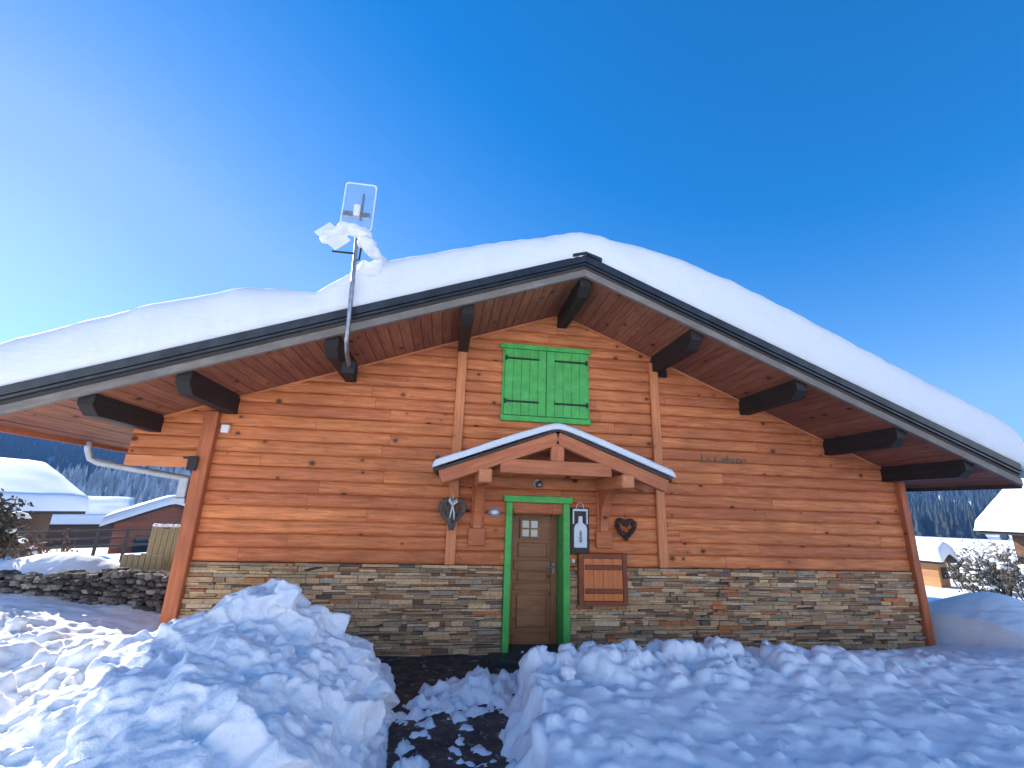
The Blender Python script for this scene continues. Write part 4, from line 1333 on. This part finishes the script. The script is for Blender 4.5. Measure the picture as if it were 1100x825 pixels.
def shrub(name, loc, h, spread, nst, leafcol, label, nleaf=260, snow=10, leaf=0.05, cat="shrub"):
    s = empty(name, loc, random.uniform(0, 6), label, cat)
    bm = bmesh.new(); tips = []
    def grow(p, d, L, r, depth):
        pts = [p]; q = p.copy(); dd = d.copy()
        for k in range(3):
            dd = (dd + Vector((random.uniform(-.3, .3), random.uniform(-.3, .3), random.uniform(-.1, .25)))).normalized()
            q = q + dd * (L / 3); pts.append(q.copy())
        bm_tube(bm, pts, [r, r * .85, r * .7, r * .5], 4, False)
        tips.append(q.copy()); tips.append((pts[1] + pts[2]) / 2 if depth < 2 else pts[2])
        if depth > 0:
            for _ in range(3):
                nd = (dd + Vector((random.uniform(-.9, .9), random.uniform(-.9, .9), random.uniform(-.2, .6)))).normalized()
                grow(pts[random.randint(1, 3)], nd, L * random.uniform(.5, .75), r * .55, depth - 1)
    for i in range(nst):
        a = random.uniform(0, 6.28); t = random.uniform(0, spread)
        grow(Vector((t * .5 * math.cos(a), t * .5 * math.sin(a), -0.1)), Vector((math.cos(a) * .6 * spread, math.sin(a) * .6 * spread, h * .7)).normalized(), h * random.uniform(.45, .62), 0.022 * h, 2)
    from_bm("branches", bm, M['twig'], s)
    if nleaf:
        bm = bmesh.new(); lay = bm.loops.layers.float_color.new("tint")
        for i in range(nleaf):
            p = random.choice(tips) + Vector((random.gauss(0, .07), random.gauss(0, .07), random.gauss(0, .06))) * h
            n = Vector((random.gauss(0, 1), random.gauss(0, 1), random.gauss(0, 1))).normalized(); u = n.orthogonal().normalized(); v = n.cross(u)
            l = leaf * random.uniform(.6, 1.3)
            vs = [bm.verts.new(p + u * l), bm.verts.new(p + v * l * .5), bm.verts.new(p - u * l), bm.verts.new(p - v * l * .5 + n * l * .2)]
            f = bm.faces.new(vs); t = random.uniform(.55, 1.3)
            for lp in f.loops:
                lp[lay] = (leafcol[0] * t, leafcol[1] * t, leafcol[2] * t, 1)
        from_bm("leaves", bm, M['leaf'], s)
    if snow:
        bm = bmesh.new()
        for i in range(snow):
            p = random.choice(tips)
            bm_lump(bm, p + Vector((0, 0, .02)), random.uniform(.045, .10) * h, 0.6, 0.3, 1)
        from_bm("snow_cover", bm, M['snow'], s)["kind"] = "stuff"
    return s

def gz(x, y): return float(ground_z(np.array([float(x)]), np.array([float(y)]))[0])
shrub("leafy_shrub", (-9.25, 1.75, gz(-9.25, 1.75) - .05), 1.25, 0.35, 10, (0.075, 0.062, 0.04), "dark green brown leafy shrub at the left end of the rubble wall", 1500, 6, 0.05)
shrub("twiggy_shrub", (-10.05, 4.2, gz(-10.05, 4.2) - .05), 1.0, 0.45, 7, (0.22, 0.095, 0.05), "reddish brown twiggy shrub between the rubble wall and the dark fence", 320, 6, 0.045)

# ------------------------------------------------------------------ neighbouring houses
def house(name, c, yaw, span, length, zg, ze, slope, over, snowt, wmat, label, slabel, windows=()):
    """gable along local Y; c = centre on plan"""
    h = empty(name, (c[0], c[1], zg), yaw, label, "house")
    hs = span / 2; e = ze - zg; ap = e + hs * slope
    wz = e + over * slope
    prism("wall", [(-hs + over, -0.6), (hs - over, -0.6), (hs - over, wz), (0, ap - .02), (-hs + over, wz)], -length / 2 + over, length / 2 - over, wmat, h)
    prism("roof", [(-hs, e - .14), (0, ap - .14), (hs, e - .14), (hs, e), (0, ap), (-hs, e)], -length / 2, length / 2, M['darkboard'], h)
    for (x, z, w, hh, side) in windows:
        y0 = (-length / 2 + over) if side < 0 else (length / 2 - over)
        f = box("window", x - w / 2, x + w / 2, y0 - .05, y0 + .05, z - hh / 2, z + hh / 2, M['fence'], h, 0.01)
        box("pane", x - w / 2 + .08, x + w / 2 - .08, y0 - .06, y0 + .06, z - hh / 2 + .08, z + hh / 2 - .08, M['window'], f, 0)
    # snow blanket (its own thing)
    n = 33; xs_ = np.sort(np.concatenate([np.linspace(-hs - .08, hs + .08, n - 6), [-hs - .05, -hs, -hs + .05, hs - .05, hs, hs + .05]])); ysl = np.concatenate([[-length / 2 - .06], np.linspace(-length / 2 + .02, length / 2 - .02, 22), [length / 2 + .06]])
    X, Y = np.meshgrid(xs_, ysl)
    base = ap + .003 - slope * np.sqrt(X * X + .05)
    er = min(.14, span * .1); ex = np.clip((hs + .08 - np.abs(X)) / er, 0, 1); ey = np.clip((length / 2 + .06 - np.abs(Y)) / er, 0, 1)
    rnd = np.sqrt(1 - (1 - ex) ** 2) * np.sqrt(1 - (1 - ey) ** 2)
    top = base + (snowt + .03 * fbm(X * .8, Y * .8, int(c[0] * 3) % 50, 3)) * (0.02 + .98 * rnd)
    V = np.concatenate([np.stack([X.ravel(), Y.ravel(), top.ravel()], -1), np.stack([X.ravel(), Y.ravel(), base.ravel() - .0], -1)])
    m = len(ysl); idx = np.arange(n * m).reshape(m, n)
    Ft = np.stack([idx[:-1, :-1].ravel(), idx[:-1, 1:].ravel(), idx[1:, 1:].ravel(), idx[1:, :-1].ravel()], -1)
    rim = np.concatenate([idx[0, :], idx[1:, -1], idx[-1, -2::-1], idx[-2:0:-1, 0]])
    nx_ = np.roll(rim, -1)
    Fs = np.stack([rim, rim + n * m, nx_ + n * m, nx_], -1)
    o = from_np("house_snow", V, np.concatenate([Ft, Fs, Ft[:, ::-1] + n * m]), M['snow'])
    o.location = (c[0], c[1], zg); o.rotation_euler = (0, 0, yaw)
    tag(o, slabel, "snow")
    return h

def yaw_for(b): return math.atan2(-b[0], b[1])   # local Y along b
house("timber_house", (-22.3, 11.7), yaw_for((-.53, -.85)), 9.0, 10.0, -0.9, 1.38, 0.34, 0.7, 0.55, M['brownwall'], "large dark timber house under a broad snowy roof at the far left", "broad thick snow on the roof of the large house at the far left")
house("timber_house", (-30.2, 32.5), yaw_for((.8, .55)), 8.0, 8.0, -2.2, -0.05, 0.34, 0.6, 0.6, M['brownwall'], "distant low house between the large left house and the red brown one", "snow on the low distant roof beyond the dark fence")
house("red_house", (-17.7, 22.9), yaw_for((.5, -.87)), 5.4, 8.0, -1.5, 0.55, 0.44, 0.45, 0.45, M['redwall'], "red brown timber house with its gable towards the chalet corner", "snow on the roof of the red brown house", [(-1.0, 1.1, .7, .9, 1), (1.0, 1.1, .7, .9, 1)])
house("timber_house", (24.0, 4.4), yaw_for((.3, -.95)), 9.0, 10.0, -0.7, 1.78, 0.42, 0.7, 0.35, M['brownwall'], "neighbouring timber house under a steep snowy roof at the right edge", "snow on the steep roof at the right edge")
house("shrine_hut", (17.1, 9.1), yaw_for((.35, -.93)), 1.35, 1.6, -0.62, 0.62, 0.5, 0.25, 0.42, M['orangewall'], "tiny orange timber hut under a round snow cap right of the chalet", "round cap of snow on the tiny orange hut", [(0, 0.75, .4, .4, 1)])

for i, (x, y, h) in enumerate([(15.5, 6.35, 1.1), (16.0, 5.8, 1.5), (16.2, 5.2, 1.3), (18.8, 9.0, 1.5), (19.2, 8.2, 1.7), (19.9, 7.4, 1.5), (22.0, 10.4, 1.9), (22.8, 9.2, 1.8), (22.5, 14.5, 1.6), (23.6, 13.4, 1.7), (24.8, 12.0, 1.6)]):
    shrub("snowy_shrub", (x, y, gz(x, y) - .05), h, 0.6, 8, (0.09, 0.085, 0.06), "bare shrub loaded with snow in the row right of the chalet", 520, 24, 0.05)
    bpy.context.view_layer.update()
for o in [o for o in COL.objects if o.name.startswith("snowy_shrub")]:
    o["group"] = "snow loaded shrubs right of the chalet"

# ------------------------------------------------------------------ hills and woods
def hill(name, az0, az1, r0, r1, r2, h, seed, mtl):
    """ridge running round the horizon between two azimuths (degrees from +Y, + towards +X)"""
    na, nr = 110, 40
    A = np.radians(np.linspace(az0, az1, na)); Rr = np.linspace(r0, r2, nr)
    AA, RR = np.meshgrid(A, Rr)
    X = CAM.x + RR * np.sin(AA); Y = CAM.y + RR * np.cos(AA)
    up_ = sstep(r0, r1, RR) * (1 - 0.6 * sstep(r1, r2, RR))
    hh = h(np.degrees(AA)) if callable(h) else h
    Z = -6 + up_ * (hh + 6) * (1 + .10 * fbm(np.degrees(AA) * .25, RR / 160, seed, 4)) + 4 * fbm(X / 60, Y / 60, seed + 3, 4) * up_
    V = np.stack([X.ravel(), Y.ravel(), Z.ravel()], -1)
    idx = np.arange(na * nr).reshape(nr, na)
    F = np.stack([idx[:-1, :-1].ravel(), idx[:-1, 1:].ravel(), idx[1:, 1:].ravel(), idx[1:, :-1].ravel()], -1)
    o = from_np(name, V, F, mtl)
    tag(o, kind="structure")
    return V, X, Y, Z

def forest(name, X, Y, Z, n, hmin, hmax, mtl, label, keep=None):
    nr, na = X.shape
    V = []; F = []
    c = 0
    k = 0
    fi = rng.rand(n) * (nr - 1.001); fj = rng.rand(n) * (na - 1.001)
    for a, b_ in zip(fi, fj):
        i, j = int(a), int(b_); u, v = a - i, b_ - j
        def L(P): return (P[i, j] * (1 - u) + P[i + 1, j] * u) * (1 - v) + (P[i, j + 1] * (1 - u) + P[i + 1, j + 1] * u) * v
        x, y, z = L(X), L(Y), L(Z)
        if keep is not None and not keep(x, y, z):
            continue
        h = rng.uniform(hmin, hmax); r = h * rng.uniform(.13, .2)
        for lv in range(3):
            zb = z + h * (0.05 + lv * .27); zt = z + h * (.55 + lv * .225); rr = r * (1 - lv * .27)
            b0 = len(V)
            ph = rng.rand() * 6
            for q in range(5):
                V.append((x + rr * math.cos(ph + q * 1.2566), y + rr * math.sin(ph + q * 1.2566), zb))
            V.append((x, y, zt))
            for q in range(5):
                F.append((b0 + q, b0 + (q + 1) % 5, b0 + 5))
    o = from_np(name, V, F, mtl, smooth=False)
    tag(o, label, "forest", kind="stuff")
    return o

M['hillsnow'] = plain("hill_snow", (0.55, 0.58, 0.62), 0.9, 0, 0.25, 0.02, 0)
M['conifer'] = plain("conifer", (0.016, 0.028, 0.030), 0.9, 0, 0.4, 0.05, 0)
M['frosted'] = plain("frosted_conifer", (0.34, 0.38, 0.42), 0.9, 0, 0.4, 0.2, 0)

_, X, Y, Z = hill("mountain", -62, -22, 260, 760, 1100, lambda a: np.interp(a, [-75, -42, -36, -30, -15], [120, 92, 78, 70, 80]), 5, M['hillsnow'])
forest("dark_forest", X, Y, Z, 9000, 9, 15, M['conifer'], "dark conifer forest covering the mountain on the left", lambda x, y, z: math.hypot(x, y) < 800)
_, X, Y, Z = hill("mountain", 38, 72, 220, 760, 1100, lambda a: np.interp(a, [20, 50, 56, 62, 80], [90, 60, 56, 44, 40]), 15, M['hillsnow'])
forest("dark_forest", X, Y, Z, 14000, 8, 14, M['conifer'], "dark conifer forest covering the mountain on the right", lambda x, y, z: math.hypot(x, y) < 800 and fbm(x / 90, y / 90, 4, 3) > -0.35)
_, X, Y, Z = hill("far_mountain", 30, 85, 1300, 1900, 2400, lambda a: np.interp(a, [30, 50, 60, 85], [95, 95, 105, 110]), 25, M['snow'])
na_, nr_ = 40, 12
A = np.radians(np.linspace(-44, -27, na_)); Rr = np.linspace(120, 190, nr_)
AA, RR = np.meshgrid(A, Rr)
XF = CAM.x + RR * np.sin(AA); YF_ = CAM.y + RR * np.cos(AA); ZF = -4.5 + sstep(120, 190, RR) * np.interp(np.degrees(AA), [-44, -39, -30, -27], [1, 4, 10, 11])
forest("frosted_wood", XF, YF_, ZF, 420, 5, 9, M['frosted'], "pale frosted wood on the slope behind the red brown house")

# ------------------------------------------------------------------ haze
HAZE = 5.5e-4
if HAZE:
    bm = bmesh.new(); bm_box(bm, -2700, 2700, -2700, 2700, -12, 128)
    m = bpy.data.materials.new("haze_air"); m.use_nodes = True
    nt = m.node_tree
    for n in list(nt.nodes):
        nt.nodes.remove(n)
    out = nt.nodes.new("ShaderNodeOutputMaterial")
    pv = nt.nodes.new("ShaderNodeVolumePrincipled")
    pv.inputs["Density"].default_value = HAZE
    pv.inputs["Color"].default_value = (0.18, 0.44, 1.0, 1)
    pv.inputs["Anisotropy"].default_value = 0.0
    nt.links.new(pv.outputs[0], out.inputs["Volume"])
    hz = from_bm("haze", bm, m)
    tag(hz, kind="stuff")
